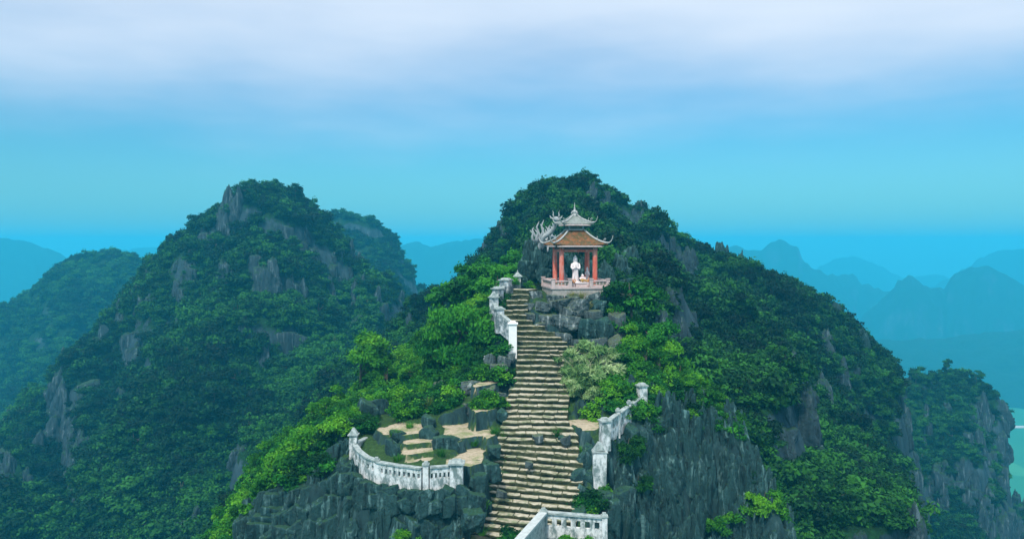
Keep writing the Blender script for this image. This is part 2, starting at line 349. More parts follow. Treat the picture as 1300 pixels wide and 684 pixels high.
def ridge_pts(chain, step=4.0, drop=0.0):
    pts = [P(*c) for c in chain]; out = []
    for a, b in zip(pts[:-1], pts[1:]):
        n = max(1, int(np.linalg.norm(b - a) / step))
        for k in range(n): out.append(a + (b - a) * k / n)
    out.append(pts[-1]); out = np.array(out); out[:, 2] -= drop
    return out
def skeleton(fld, chains, slope, rnd, warp=4.0, wf=0.06, bump=1.5, bf=0.12, seed=1, drop=1.2, terr=0.0, terr_h=9.0, power=1.0):
    X = fld.X + warp * fbm(fld.X * wf, fld.Y * wf, None, 4, seed); Y = fld.Y + warp * fbm(fld.X * wf, fld.Y * wf, None, 4, seed + 20)
    Z = np.full(X.shape, -1e4)
    for ch in chains:
        s = slope
        if isinstance(ch, tuple): s, ch = ch
        for p in ridge_pts(ch, drop=drop):
            d = np.sqrt((X - p[0]) ** 2 + (Y - p[1]) ** 2 + rnd * rnd) - rnd
            np.maximum(Z, p[2] - s * d ** power, out=Z)
    b = fbm(fld.X * bf, fld.Y * bf, None, 5, seed + 40)
    Z = Z + bump * b
    if terr:                 # cliff bands: the slope gathers into steps
        hh = Z / terr_h + 0.7 * fbm(fld.X * 0.03, fld.Y * 0.03, None, 3, seed + 60)
        fr = hh - np.floor(hh); st = sstep(0.32, 0.68, fr)
        msk = sstep(-0.15, 0.35, fbm(fld.X * 0.045, fld.Y * 0.045, None, 3, seed + 80))
        Z = Z + terr * msk * (st - fr) * terr_h
    fld.Z = np.maximum(Z, GROUND_Z - 3)
    return fld

def calibrate(f, target, canopy, fade=(16, 60)):
    # move the crest up or down until its skyline lies where the skyline list says
    tx = np.array([t[0] for t in target], float); ty = np.array([t[1] for t in target], float)
    PX = 650 + FPX * f.X / f.Y; bins = np.arange(tx[0], tx[-1] + 1, 6.0)
    for it in range(4):
        PY = HOR - FPX * (f.Z + canopy) / f.Y; dz = np.zeros(len(bins)); dd = np.full(len(bins), 1.0)
        for k, b in enumerate(bins):
            m = np.abs(PX - b) < 5
            if not m.any(): continue
            j = np.argmin(np.where(m, PY, 1e9)); cur = PY.flat[j]; dd[k] = f.Y.flat[j]; dz[k] = (cur - np.interp(b, tx, ty)) / FPX * dd[k]
        w_ = sstep(-fade[1], -fade[0], f.Y - np.interp(PX, bins, dd))
        f.Z = f.Z + np.interp(PX, bins, dz, left=dz[0], right=dz[-1]) * w_
    f.Z = np.maximum(f.Z, GROUND_Z - 3)
HILLS = []
def hill(name, box, d, chains, label, slope=0.8, rnd=6, mat=HILL, rough=1.6, **kw):
    f = Field(*box, d); sky_ = kw.pop('skyline', None); can = kw.pop('canopy', 1.5); skeleton(f, chains, slope, rnd, **kw)
    if sky_: calibrate(f, sky_, can, (16, 60) if d < 1.5 else ((30, 110) if d < 3 else (80, 260)))
    o = tag(obj(name, f.mesh(name, mat, rough, 0.25)), label, 'hill', kind='structure')
    HILLS.append(f); return f
h_right = hill('hill', (-40, 100, 36, 170), 0.6, [
    [(600, 336, 92), (620, 305, 98), (655, 260, 108), (690, 235, 114), (735, 227, 118), (780, 247, 118), (820, 272, 117), (860, 297, 116), (900, 320, 116), (940, 337, 116), (975, 352, 116), (1010, 364, 114), (1050, 388, 112), (1085, 422, 110), (1110, 445, 108), (1140, 480, 105)],
    [(735, 227, 118), (728, 285, 92), (722, 335, 68)],
    (0.95, [(975, 352, 116), (985, 440, 100), (1000, 540, 86), (1000, 660, 74)]),
    (1.0, [(1085, 422, 110), (1095, 560, 96), (1100, 690, 86)]),
    [(600, 336, 92), (565, 352, 105), (530, 352, 125), (505, 362, 145)],
    ], 'tall forested limestone hill rising behind the red pavilion', slope=0.85, rnd=7, warp=4, bump=1.6, terr=0.75, terr_h=8, seed=11, drop=1.6, canopy=1.1, skyline=[(585, 350), (605, 330), (620, 303), (640, 277), (655, 258), (670, 243), (690, 232), (735, 224), (760, 232), (780, 243), (820, 268), (860, 293), (900, 316), (940, 333), (975, 348), (1010, 360), (1050, 385), (1085, 418), (1110, 438), (1138, 462), (1150, 505), (1165, 600), (1185, 700), (1240, 860)])
h_left = hill('hill', (-150, 10, 78, 235), 0.75, [
    [(197, 327, 165), (225, 302, 168), (255, 279, 172), (300, 252, 175), (350, 245, 176), (390, 257, 176), (420, 280, 175), (450, 312, 172), (480, 347, 168), (510, 368, 158)],
    [(350, 245, 176), (335, 330, 152), (305, 430, 130), (265, 540, 110), (205, 690, 92)],
    [(420, 280, 175), (440, 370, 150), (425, 450, 126), (400, 530, 105)],
    [(197, 327, 165), (150, 388, 155), (95, 455, 140), (40, 560, 120), (0, 650, 105)],
    ], 'broad dark forested hill with cliff bands left of the stairway', slope=0.9, rnd=7, warp=6, bump=2.2, terr=0.8, terr_h=11, seed=31, drop=1.8, canopy=1.6, skyline=[(0, 535), (60, 480), (115, 417), (150, 380), (180, 345), (197, 325), (225, 300), (255, 277), (275, 262), (300, 248), (325, 240), (350, 238), (375, 245), (400, 261), (415, 275), (432, 298), (450, 320), (480, 350), (510, 370), (545, 385)])
h_dome = hill('hill', (-130, 10, 230, 370), 1.2, [[(385, 300, 300), (412, 277, 300), (450, 276, 300), (488, 290, 300), (515, 328, 298), (540, 370, 292)], [(450, 276, 300), (455, 350, 265)]], 'paler rounded forested dome half hidden behind the broad left hill', slope=1.0, rnd=9, warp=5, bump=2.4, terr=0.7, terr_h=12, seed=261, drop=2.2, canopy=2.0, skyline=[(385, 300), (400, 282), (415, 271), (430, 268), (450, 270), (475, 277), (490, 285), (505, 300), (515, 320), (528, 345), (545, 380)])
h_farleft = hill('hill', (-330, -60, 180, 420), 1.8, [
    [(0, 398, 320), (40, 370, 325), (70, 343, 328), (92, 327, 330), (130, 322, 330), (170, 327, 330), (192, 337, 330), (240, 365, 320)],
    [(130, 322, 330), (70, 430, 275), (10, 540, 225)], [(40, 370, 325), (-60, 470, 280)]],
    'hazy blue forested hill with a flat top beyond the left hill', slope=0.75, rnd=10, warp=7, bump=3, bf=0.07, terr=0.7, terr_h=14, seed=51, drop=2.5, canopy=2.5, skyline=[(-20, 395), (0, 385), (40, 365), (70, 338), (90, 323), (130, 317), (170, 322), (190, 332), (240, 365)])
h_spur = hill('hill', (55, 160, 118, 215), 0.6, [
    (1.3, [(1130, 525, 150), (1150, 482, 158), (1166, 474, 162), (1185, 480, 164), (1202, 468, 165), (1242, 482, 166), (1268, 512, 166)]),
    (1.1, [(1166, 474, 162), (1170, 580, 140), (1180, 690, 122)]), (1.0, [(1268, 520, 166), (1275, 640, 150), (1330, 720, 140)])],
    'low craggy rock spur with trees above the valley field', slope=1.2, rnd=3, warp=4, wf=0.09, bump=2.2, bf=0.16, terr=0.9, terr_h=9, seed=71, drop=1.2, canopy=1.0, skyline=[(1120, 540), (1145, 490), (1152, 478), (1165, 470), (1180, 476), (1200, 463), (1225, 470), (1245, 480), (1265, 495), (1278, 515), (1284, 560), (1282, 600), (1290, 622), (1310, 645), (1400, 760)])
def far(box, d, chains, label, seed, slope=1.1, **kw):
    fade_ = 0; k = dict(rnd=14, warp=16, wf=0.025, bump=7, bf=0.03, terr=0.5, terr_h=30, seed=seed, drop=3, canopy=1.0, mat=HILL_FAR, rough=6); k.update(kw)
    return hill('mountain', box, d, chains, label, slope=slope, **k)
far((120, 960, 1050, 1800), 7.0, [[(900, 325, 1400), (933, 312, 1400), (966, 318, 1400), (976, 308, 1400), (993, 303, 1400), (1014, 314, 1400), (1028, 337, 1400), (1063, 350, 1400), (1086, 347, 1400), (1097, 359, 1400), (1130, 372, 1400), (1180, 400, 1390)], [(993, 303, 1400), (1040, 420, 1220)]],
    'hazy blue karst mountain with a rounded knob right of the pavilion hill', 101, 1.25, skyline=[(905, 318), (933, 310), (955, 317), (966, 316), (975, 307), (992, 302), (1014, 312), (1028, 336), (1050, 345), (1063, 348), (1086, 346), (1096, 357), (1130, 370)])
far((330, 1180, 820, 1520), 6.0, [[(1110, 392, 1150), (1139, 357, 1150), (1155, 348, 1150), (1173, 359, 1150), (1184, 367, 1150), (1199, 364, 1150), (1206, 352, 1150), (1228, 340, 1150), (1257, 338, 1150), (1276, 347, 1150), (1302, 362, 1150), (1380, 350, 1150), (1450, 420, 1150)]],
    'twin topped blue karst mountain above the valley field', 121, 1.3, skyline=[(1110, 385), (1128, 368), (1139, 355), (1154, 347), (1172, 357), (1181, 365), (1198, 363), (1204, 351), (1228, 338), (1257, 336), (1275, 345), (1300, 360), (1340, 365)])
far((600, 1500, 2000, 2700), 12.0, [[(1030, 345, 2350), (1057, 329, 2350), (1086, 325, 2350), (1112, 335, 2350), (1150, 352, 2350), (1190, 345, 2350)]], 'faint distant mountain seen between the two karst peaks', 141, 0.9, skyline=[(1035, 340), (1057, 328), (1086, 324), (1112, 334), (1150, 352)])
far((850, 1700, 1300, 2350), 10.0, [[(1200, 350, 1850), (1240, 329, 1850), (1265, 318, 1850), (1300, 316, 1850), (1370, 300, 1850), (1450, 330, 1850)]], 'pale distant mountain fading into haze beyond the twin peaks', 161, 0.9, skyline=[(1215, 345), (1240, 328), (1264, 317), (1300, 315), (1350, 305)])
far((-1250, -560, 1080, 1700), 8.0, [[(-120, 300, 1400), (-40, 292, 1400), (0, 301, 1400), (38, 307, 1400), (60, 316, 1400), (82, 324, 1400), (110, 350, 1400)]], 'faint blue mountain beyond the flat topped left hill', 181, 1.0, skyline=[(-60, 295), (0, 300), (38, 306), (60, 314), (82, 322), (110, 348)])
far((-1250, -600, 1700, 2300), 12.0, [[(90, 335, 2000), (130, 322, 2000), (165, 317, 2000), (200, 316, 2000), (240, 330, 2000)]], 'very faint far mountain low on the left horizon', 201, 0.8, skyline=[(100, 330), (130, 320), (165, 315), (200, 313), (235, 325)])
far((-450, 200, 1250, 1850), 8.0, [[(480, 320, 1550), (512, 312, 1550), (530, 307, 1550), (546, 314, 1550), (572, 308, 1550), (600, 305, 1550), (630, 300, 1550), (680, 320, 1550)]], 'faint blue mountains in the gap between the two forested hills', 221, 0.9, skyline=[(490, 316), (512, 309), (530, 305), (546, 312), (572, 306), (600, 302), (640, 302)])

far((250, 900, 560, 1100), 5.0, [[(1060, 440, 880), (1120, 428, 880), (1180, 426, 880), (1260, 420, 880), (1340, 416, 880), (1420, 430, 880)]], 'low hazy wooded foothill beside the valley field', 241, 0.36, rnd=10, warp=12, bump=7, terr_h=16)

# ------------------------------------------------------------------ the near ridge
SY = np.array([368, 375, 388, 400, 410, 421, 434, 451, 473, 500, 530, 556, 580, 600, 620, 640, 655, 672, 690], float)
SL = np.array([655, 650, 643, 640, 647, 655, 660, 657, 661, 648, 641, 637, 624, 622, 622, 622, 618, 606, 590], float)
SRt = np.array([668, 669, 667, 665, 680, 701, 716, 724, 721, 719, 718, 730, 738, 734, 730, 727, 724, 718, 712], float)
SDy = np.array([368, 451, 556, 670, 690], float); SDd = np.array([49.5, 44.5, 37.5, 33.0, 32.3], float)
def stair_at(y):
    D = np.interp(y, SDy, SDd); l = np.interp(y, SY, SL); r = np.interp(y, SY, SRt)
    yaw = np.interp(y, [395, 412, 440, 540, 585, 690], [0.0, 0.30, 0.12, 0.05, 0.36, 0.36])
    xl = (l - 650) / FPX * D; xr = (r - 650) / FPX * D; z = -(y - HOR) / FPX * D
    h = (xr - xl) / 2; t = math.tan(yaw)
    return np.array([xl, D + t * h, z]), np.array([xr, D - t * h, z])
step_ys = [368, 374.5, 381.5, 387.8, 394, 400, 407, 414, 421, 428, 434, 440, 445.5, 451, 457.8, 465, 473, 481, 488, 495, 502, 508.5, 515.5, 523, 530, 536.5, 543.5, 551, 559, 567, 575, 583, 591, 599, 607, 615, 623, 631, 639.5, 648, 656.5, 665, 674, 683]
stair = [stair_at(y) for y in step_ys]
ctrl = [tuple((a + b) / 2) for a, b in stair] + [tuple(a + (-.25, 0, 0)) for a, b in stair] + [tuple(b + (.25, 0, 0)) for a, b in stair]
C = lambda *a: ctrl.append(tuple(P(*a)))
for q in [(0, 29.5, -12.6), (-1, 27, -15), (0, 22, -19), (0, 18, -23), (-12, 18, -26), (12, 18, -26),
          # terrace on the left and its cliff
          tuple(PZ(500, 590, -9.6)), tuple(PZ(540, 600, -9.7)), tuple(PZ(600, 548, -9.05)), tuple(PZ(600, 580, -9.5)), tuple(PZ(490, 548, -9.0)), tuple(PZ(530, 570, -9.3)), tuple(PZ(575, 600, -9.7)), tuple(PZ(470, 585, -9.7)), tuple(PZ(455, 575, -9.7)),
          (-6.4, 34.4, -10.3), (-5.4, 33.8, -10.4), (-4.5, 33.5, -10.4), (-3.5, 33.4, -10.4), (-2.6, 33.4, -10.4), (-1.7, 33.5, -10.5),
          (-6.9, 33.5, -13.4), (-5.6, 32.9, -13.6), (-4.5, 32.7, -13.6), (-3.4, 32.6, -13.6), (-2.4, 32.6, -13.4), (-1.6, 32.7, -13.0), (-6.5, 32.4, -18), (-4, 31.7, -18.5), (-2, 31.6, -17), (-4, 27, -22), (-9, 28, -24),
          (-7.6, 36.5, -10.2), (-8.6, 38.5, -9.5), (-8.0, 40.5, -9.0), (-8.2, 35.3, -13.0), (-9.4, 37.2, -11.0), (-10.4, 36.9, -11.9), (-9.5, 35.4, -15.0), (-11.5, 36.0, -15.2), (-12.6, 37.6, -13.2), (-13, 36.0, -17), (-13, 33.5, -22), (-18, 34, -28),
          # left green slope
          (-11, 45, -10.4), (-14.4, 46, -13.3), (-17, 47, -17.3), (-25, 48, -28), (-30, 40, -38), (-30, 60, -38), (-30, 76, -36), (-22, 62, -24),
          (-10.7, 56, -10.8), (-6.9, 54, -9.3), (-5, 48, -8.8), (-2.8, 48, -7.7), (-1.4, 42.5, -7.7), (-2.2, 41, -8.1), (-3.8, 43, -8.7), (-6.5, 43, -9.0), (-1.1, 45.5, -6.5), (-2.2, 50, -5.8), (-3.2, 56, -5.0), (-4.5, 62, -5.5), (-8, 66, -9), (-15, 66, -15), (0, 76, -4), (-10, 76, -11), (-20, 76, -24),
          # around and behind the pavilion
          (3.9, 51, -3.4), (2.2, 50, -3.4), (5.7, 51, -3.4), (3.9, 53.5, -3.3), (1.5, 53, -3.0), (4.1, 60, -3.2), (0.0, 57, -3.2), (8, 62, -5), (10, 76, -6), (18, 76, -20),
          tuple(P(712, 388, 48.8)), tuple(P(745, 388, 48.6)), tuple(P(775, 385, 49.4)), tuple(P(715, 425, 47.0)), tuple(P(745, 440, 46.8)), tuple(P(775, 442, 46.8)),
          # right side
          tuple(PZ(745, 540, -8.75)), tuple(PZ(725, 532, -8.7)), tuple(P(750, 495, 42)), tuple(P(755, 460, 45)), tuple(P(785, 450, 46)), tuple(P(788, 392, 50)), tuple(P(830, 478, 44)), tuple(P(870, 505, 43)), tuple(P(822, 522, 40.5)), tuple(P(900, 527, 42)), tuple(P(938, 552, 41.2)), tuple(P(780, 520, 40)),
          tuple(P(800, 545, 38.8)), tuple(P(850, 540, 40.0)), tuple(P(772, 565, 37.0)),
          tuple(P(985, 640, 39)), tuple(P(800, 690, 36.2)), tuple(P(850, 690, 37.6)), tuple(P(930, 690, 39.2)), (5.4, 33.5, -16), (8, 34.0, -19), (12, 36, -21), (16, 41, -24), (14.5, 50, -21), (11.5, 55, -13), (9.5, 52, -8.5), (22, 40, -36), (22, 60, -32), (22, 30, -38), (10, 28, -25),
          tuple(P(745, 625, 34.6)), tuple(P(740, 600, 35.6)), (4.0, 34.6, -10.8), (2.6, 31.4, -11.7), (3.6, 31.6, -11.8), (1.4, 30.0, -12.2), (4.2, 31.0, -13.5)]:
    ctrl.append(q)
ctrl = np.array(ctrl, float)
def rbf(pts, X, Y, lam=0.02):
    n = len(pts); d = np.hypot(pts[:, None, 0] - pts[None, :, 0], pts[:, None, 1] - pts[None, :, 1])
    A = np.zeros((n + 3, n + 3)); A[:n, :n] = -d + lam * -np.eye(n); A[:n, n] = 1; A[:n, n + 1:] = pts[:, :2]; A[n, :n] = 1; A[n + 1:, :n] = pts[:, :2].T
    b = np.zeros(n + 3); b[:n] = pts[:, 2]; wgt = np.linalg.lstsq(A, b, rcond=None)[0]
    Z = wgt[n] + wgt[n + 1] * X + wgt[n + 2] * Y
    for k in range(n): Z = Z - wgt[k] * np.hypot(X - pts[k, 0], Y - pts[k, 1])
    return Z
near = Field(-31, 23, 17, 79, 0.13)
cz = rbf(ctrl, near.X, near.Y)
for _ in range(2):
    q_ = np.pad(cz, 2, mode='edge'); cz = sum(q_[a:a + cz.shape[0], b:b + cz.shape[1]] for a in range(5) for b in range(5)) / 25.0
bump = 0.35 * fbm(near.X * 0.35, near.Y * 0.35, None, 5, 5) + 0.16 * fbm(near.X * 1.3, near.Y * 1.3, None, 3, 9)
# keep the walked places even
calm = np.ones_like(cz)
for (l, r), (l2, r2) in zip(stair[:-1], stair[1:]):
    c0 = (l + r) / 2; hw = (r[0] - l[0]) / 2
    dist = np.hypot(np.maximum(np.abs(near.X - c0[0]) - hw, 0), (near.Y - c0[1]) * 0.9)
    calm = np.minimum(calm, sstep(0.5, 1.6, dist))
    inside = dist < 0.5
    cz = np.where(inside, np.minimum(cz, l[2] - 0.22), cz)
for cx, cy_, rr in [(-3.9, 36.5, 3.2), (3.95, 51, 2.6), (3.4, 38.5, 1.2)]:
    calm = np.minimum(calm, sstep(rr * 0.7, rr * 1.3, np.hypot(near.X - cx, near.Y - cy_)))
near.Z = cz + bump * (0.15 + 0.85 * calm)
# trodden sandy flats: level patches with ragged edges
SANDY = [([(556, 540), (600, 535), (628, 547), (636, 561), (600, 563), (572, 560)], -8.95), ([(562, 590), (585, 570), (615, 567), (630, 574), (620, 588), (596, 594)], -9.42),
         ([(478, 544), (500, 537), (548, 540), (550, 552), (510, 554), (484, 552)], -8.85), ([(508, 559), (550, 553), (552, 562), (512, 565)], -9.05), ([(508, 571), (548, 566), (550, 574), (514, 577)], -9.25), ([(512, 582), (552, 579), (554, 585), (518, 588)], -9.45),
         ([(716, 534), (738, 529), (765, 531), (764, 545), (735, 547), (718, 544)], -8.72), ([(600, 487), (630, 477), (660, 478), (656, 489), (625, 494), (604, 495)], -7.35), ([(596, 515), (625, 505), (650, 502), (647, 513), (622, 522), (598, 524)], -8.1),
         ([(714, 441), (728, 436), (744, 436), (740, 443), (724, 446)], -5.75), ([(585, 680), (612, 669), (650, 676), (668, 684), (655, 705), (595, 705)], -11.95)]
sandv = np.zeros_like(near.Z)
wx = near.X + 0.16 * fbm(near.X * 1.7, near.Y * 1.7, None, 3, 91); wy = near.Y + 0.22 * fbm(near.X * 1.7, near.Y * 1.7, None, 3, 92)
def inside_poly(pts, X, Y):
    r_ = np.zeros(X.shape, bool); n = len(pts)
    for k in range(n):
        (x1, y1), (x2, y2) = pts[k], pts[(k + 1) % n]
        c_ = ((y1 > Y) != (y2 > Y)) & (X < (x2 - x1) * (Y - y1) / (y2 - y1 + 1e-12) + x1); r_ ^= c_
    return r_
for pix, z in SANDY:
    q = np.array([PZ(x, y, z)[:2] for x, y in pix]); c_ = q.mean(0)
    ins = inside_poly(c_ + (q - c_) * 0.98, wx, wy); sandv[ins] = 1.0
    near.Z = np.where(ins, z + 0.04 * fbm(near.X * .9, near.Y * .9, None, 3, 93), near.Z)
    rim = inside_poly(c_ + (q - c_) * 1.18, wx, wy) & ~ins & (sandv < .5); near.Z = np.where(rim & (near.Z > z + .25) & (near.Y < c_[1]), z + .1, near.Z)
for (l, r) in stair:
    c0 = (l + r) / 2; ins = (np.abs(near.X - c0[0]) < (r[0] - l[0]) / 2 + .2) & (np.abs(near.Y - c0[1]) < .35)
    near.Z = np.where(ins, np.minimum(near.Z, l[2] - .2), near.Z)
ridge_me = near.mesh('ridge', NEARG, 0.5, 0.9, 17)
at_ = ridge_me.attributes.new('sand', 'FLOAT', 'POINT'); at_.data.foreach_set('value', sandv.astype(np.float32).ravel())
ridge = tag(obj('ridge', ridge_me), 'rocky limestone ridge that carries the stone stairway and pavilion', 'ridge', kind='structure')
def zn(x, y): return float(near.at(x, y))
def on_near(px, py):
    D = np.arange(26, 78, 0.08); x = (px - 650) / FPX * D; z = -(py - HOR) / FPX * D; h = np.nonzero(near.at(x, D) >= z)[0]
    return np.array([x[h[0]], D[h[0]], z[h[0]]]) if len(h) else None
def nearest_field(x, y):
    z = near.at(x, y)
    for f in HILLS: z = np.maximum(z, f.at(x, y))
    return z
def seen(p, lift=1.2, tol=0.4):         # nothing of the terrain stands between the camera and p
    t = np.linspace(0.12, 0.985, 90); q = np.asarray(p, float) + (0, 0, lift)
    return bool(np.all(nearest_field(q[0] * t, q[1] * t) < q[2] * t + tol))
def in_frame(p, m=0):
    px = 650 + FPX * p[0] / p[1]; py = HOR - FPX * p[2] / p[1]
    return -m < px < 1300 + m and -m < py < 684 + m

# ------------------------------------------------------------------ rocks
import bmesh
def ico(sub):
    bm = bmesh.new(); bmesh.ops.create_icosphere(bm, subdivisions=sub, radius=1.0)
    V = np.array([v.co[:] for v in bm.verts]); F = np.array([[v.index for v in f.verts] for f in bm.faces]); bm.free(); return V, F
ICO4 = ico(4); ICO3 = ico(3)
def rock_mesh(name, seed, kind, mat, base=None):
    rng = np.random.default_rng(seed); D_, F = base or ICO5
    pl_ = []                                   # joint planes bound the block, so its edges stay sharp
    for ax in range(3):
        for sg in (-1, 1):
            n = np.zeros(3); n[ax] = sg; n = n + rng.normal(0, .16, 3) * ([1, 1, .6] if ax < 2 else 1); pl_.append((n / np.linalg.norm(n), rng.uniform(.72, .95)))
    for k in range({'block': 7, 'blade': 8, 'boulder': 14}[kind]):
        n = rng.normal(size=3); n[2] *= {'block': .55, 'blade': .35, 'boulder': 1.0}[kind]; n /= np.linalg.norm(n); pl_.append((n, rng.uniform(.70, 1.02)))
    rr = np.full(len(D_), 9.0)
    for n, d in pl_:
        c = D_ @ n; rr = np.where(c > 1e-3, np.minimum(rr, d / np.maximum(c, 1e-3)), rr)
    V = D_ * rr[:, None]; s = seed * 3.1
    if kind == 'blade':                       # solution-fluted rib, narrowing upward, ragged top
        top = np.clip((V[:, 2] + 1) / 2, 0, 1); V[:, :2] *= (1.05 - 0.5 * top ** 1.8)[:, None]
        V[:, 2] += top * 0.5 * vnoise(V[:, 0] * 3.4 + seed, V[:, 1] * 3.4, None, seed)
    cell = _hash(np.floor(V[:, 0] * 2.4 + s + .3 * vnoise(V[:, 1] * 3, V[:, 2] * 3, None, seed)), np.floor(V[:, 1] * 2.4 + .4), np.floor(V[:, 2] * (1.0 if kind == 'blade' else 2.0) + .3 * vnoise(V[:, 0] * 3, V[:, 1] * 3, None, seed + 1)), seed)
    fl = 1 - np.abs(vnoise(V[:, 0] * 5.2 + s, V[:, 1] * 5.2, V[:, 2] * .5, seed)) * 2 + .5 * (1 - 2 * np.abs(vnoise(V[:, 0] * 11 + s, V[:, 1] * 11, V[:, 2] * .9, seed + 2)))   # knife-edged flutes
    r = fbm(V[:, 0] * 4 + s, V[:, 1] * 4, V[:, 2] * 4, 5, seed + 3, 0.7)
    nrm = V * [1, 1, .35]; nrm = nrm / (np.linalg.norm(nrm, axis=1, keepdims=True) + 1e-6)
    V = V + nrm * ({'block': .045, 'blade': .13, 'boulder': .02}[kind] * fl + {'block': .06, 'blade': .08, 'boulder': .07}[kind] * r + {'block': .06, 'blade': .07, 'boulder': .04}[kind] * cell)[:, None]
    return mesh_np(name, V, F, mat)
ICO5 = ico(5)
BLADES = [rock_mesh('rock', 100 + k, 'blade', ROCK) for k in range(6)]
BLOCKS = [rock_mesh('rock', 200 + k, 'block', ROCK) for k in range(6)]
BOULD = [rock_mesh('boulder', 300 + k, 'boulder', ROCK) for k in range(4)]
PALE = [rock_mesh('rock', 400 + k, 'block', ROCK_WARM) for k in range(4)] + [rock_mesh('rock', 410 + k, 'boulder', ROCK_WARM) for k in range(2)]
rng = np.random.default_rng(7)
rocks = []
def put_rock(me, x, y, z, s, rz=None, tilt=0.15, parent=ridge):
    o = obj('rock', me, parent, (x, y, z), (rng.uniform(-tilt, tilt), rng.uniform(-tilt, tilt), rng.uniform(0, 6.28) if rz is None else rz), s)
    rocks.append((x, y, z, s)); return o
sl, gx, gy = near.slope()
# left cliff under the terrace: tight blocks in rows
def cliff_row(p0, p1, n, z0, z1, s0, meshes, jit=0.3, hz=1.5):
    for k in range(n):
        t = (k + rng.uniform(0.2, 0.8)) / n; x = p0[0] + (p1[0] - p0[0]) * t; y = p0[1] + (p1[1] - p0[1]) * t + rng.uniform(-jit, jit)
        s = s0 * rng.uniform(0.75, 1.25); z = z0 + (z1 - z0) * t + rng.uniform(-0.2, 0.2)
        yy = np.arange(27, 46, 0.1); zz = near.at(np.full(len(yy), x), yy); hit = np.nonzero(zz >= z)[0]
        if len(hit): y = yy[hit[0]] + 0.12 * s + rng.uniform(-.1, .1)
        put_rock(meshes[rng.integers(len(meshes))], x, y, z, (s, s * 0.8, s * hz * rng.uniform(0.8, 1.25)), rng.uniform(-0.5, 0.5))
for x0_, x1_, n_, za, zb, sz_, hh_ in [(-7.2, -1.1, 11, -11.2, -11.1, .46, 1.25), (-7.3, -1.0, 11, -12.1, -11.9, .50, 1.3), (-7.5, -1.0, 10, -13.1, -12.8, .58, 1.4), (-7.7, -1.2, 8, -14.4, -14.0, .70, 1.4),
                                     (-12.6, -7.8, 8, -12.6, -10.9, .46, 1.2), (-12.8, -7.8, 10, -13.3, -11.7, .50, 1.3), (-13.0, -7.9, 10, -14.1, -12.6, .55, 1.4), (-13.2, -8.0, 8, -15.2, -13.6, .65, 1.4)]:
    cliff_row((x0_, 33), (x1_, 33), n_, za, zb, sz_, BLOCKS + BLADES[:2], 0.0, hh_)
for px_, py_, D_, s_ in [(432, 560, 38.6, .55), (440, 545, 39.4, .55), (425, 580, 37.6, .6), (436, 575, 37.6, .5), (415, 600, 37.2, .6), (452, 548, 40, .5), (440, 600, 36.4, .5), (400, 620, 36.8, .6), (452, 610, 35.6, .5), (385, 640, 36.6, .6), (350, 640, 37.4, .6), (330, 655, 37.6, .6), (365, 625, 37.6, .55), (375, 655, 36.6, .6), (460, 535, 41, .5)]:
    put_rock((BLADES + BLOCKS)[rng.integers(12)], *P(px_, py_, D_ + .2), (s_ * .8, s_ * .7, s_ * 1.25), None, 0.2)
edge = np.array([(-7.45, 37.0), (-7.05, 35.9), (-6.5, 34.9), (-5.8, 34.2), (-4.8, 33.75), (-3.7, 33.3), (-2.5, 33.5), (-1.9, 33.6)])
seg = np.concatenate([[0], np.cumsum(np.hypot(*np.diff(edge, axis=0).T))])
for row, (zz, off, ss, nn) in enumerate([(-10.36, .22, .34, 17), (-10.75, .34, .42, 14)]):      # rocks the terrace wall stands on
    for k in range(nn):
        t_ = seg[-1] * (k + rng.uniform(.25, .75)) / nn; x = np.interp(t_, seg, edge[:, 0]); y = np.interp(t_, seg, edge[:, 1]); f_ = np.clip((-5.2 - x) / 2, 0, 1)
        put_rock(BLOCKS[rng.integers(6)], x - off * f_, y - off * (1 - .5 * f_), zz + rng.uniform(-.08, .04), (ss * rng.uniform(.8, 1.2), ss * .8, ss * rng.uniform(.8, 1.2)), rng.uniform(-.5, .5), .12)
# right cliff: tall fluted blades
for k in range(130):
    for _ in range(60):
        px = rng.uniform(775, 1000); py = rng.uniform(505, 720)
        D = rng.uniform(34.5, 43.5); x = (px - 650) / FPX * D; z = zn(x, D); pz = HOR - FPX * z / D
        i = int((x - near.x0) / near.d); j = int((D - near.y0) / near.d)
        if not (0 < i < near.nx and 0 < j < near.ny): continue
        if abs(pz - py) < 20 and not (px < 835 and pz < 585) and (sl[j, i] > 0.85 or pz > 600) and all((x - r[0]) ** 2 + (D - r[1]) ** 2 + (0.5 * (z - r[2])) ** 2 > 0.35 for r in rocks): break
    else: continue
    s = rng.uniform(0.42, 0.78)
    put_rock(BLADES[rng.integers(6)], x, D, z - 0.45 * s, (s, s * 0.85, s * rng.uniform(1.5, 2.6)), None, 0.16)
for px, py, sx, sz in [(782, 575, .5, .8), (800, 590, .6, 1.0), (818, 570, .6, .9), (835, 545, .55, .8), (845, 575, .6, 1.0), (822, 545, .5, .6), (790, 612, .6, 1.0), (812, 622, .6, 1.0), (832, 605, .6, 1.0), (850, 535, .5, .7), (868, 540, .5, .8), (800, 555, .5, .6), (770, 600, .4, .7)]:
    q = on_near(px, py); put_rock(BLADES[rng.integers(6)] if rng.random() < .6 else BLOCKS[rng.integers(6)], *q, (sx * .85, sx * .7, sz * .9), None, .15)
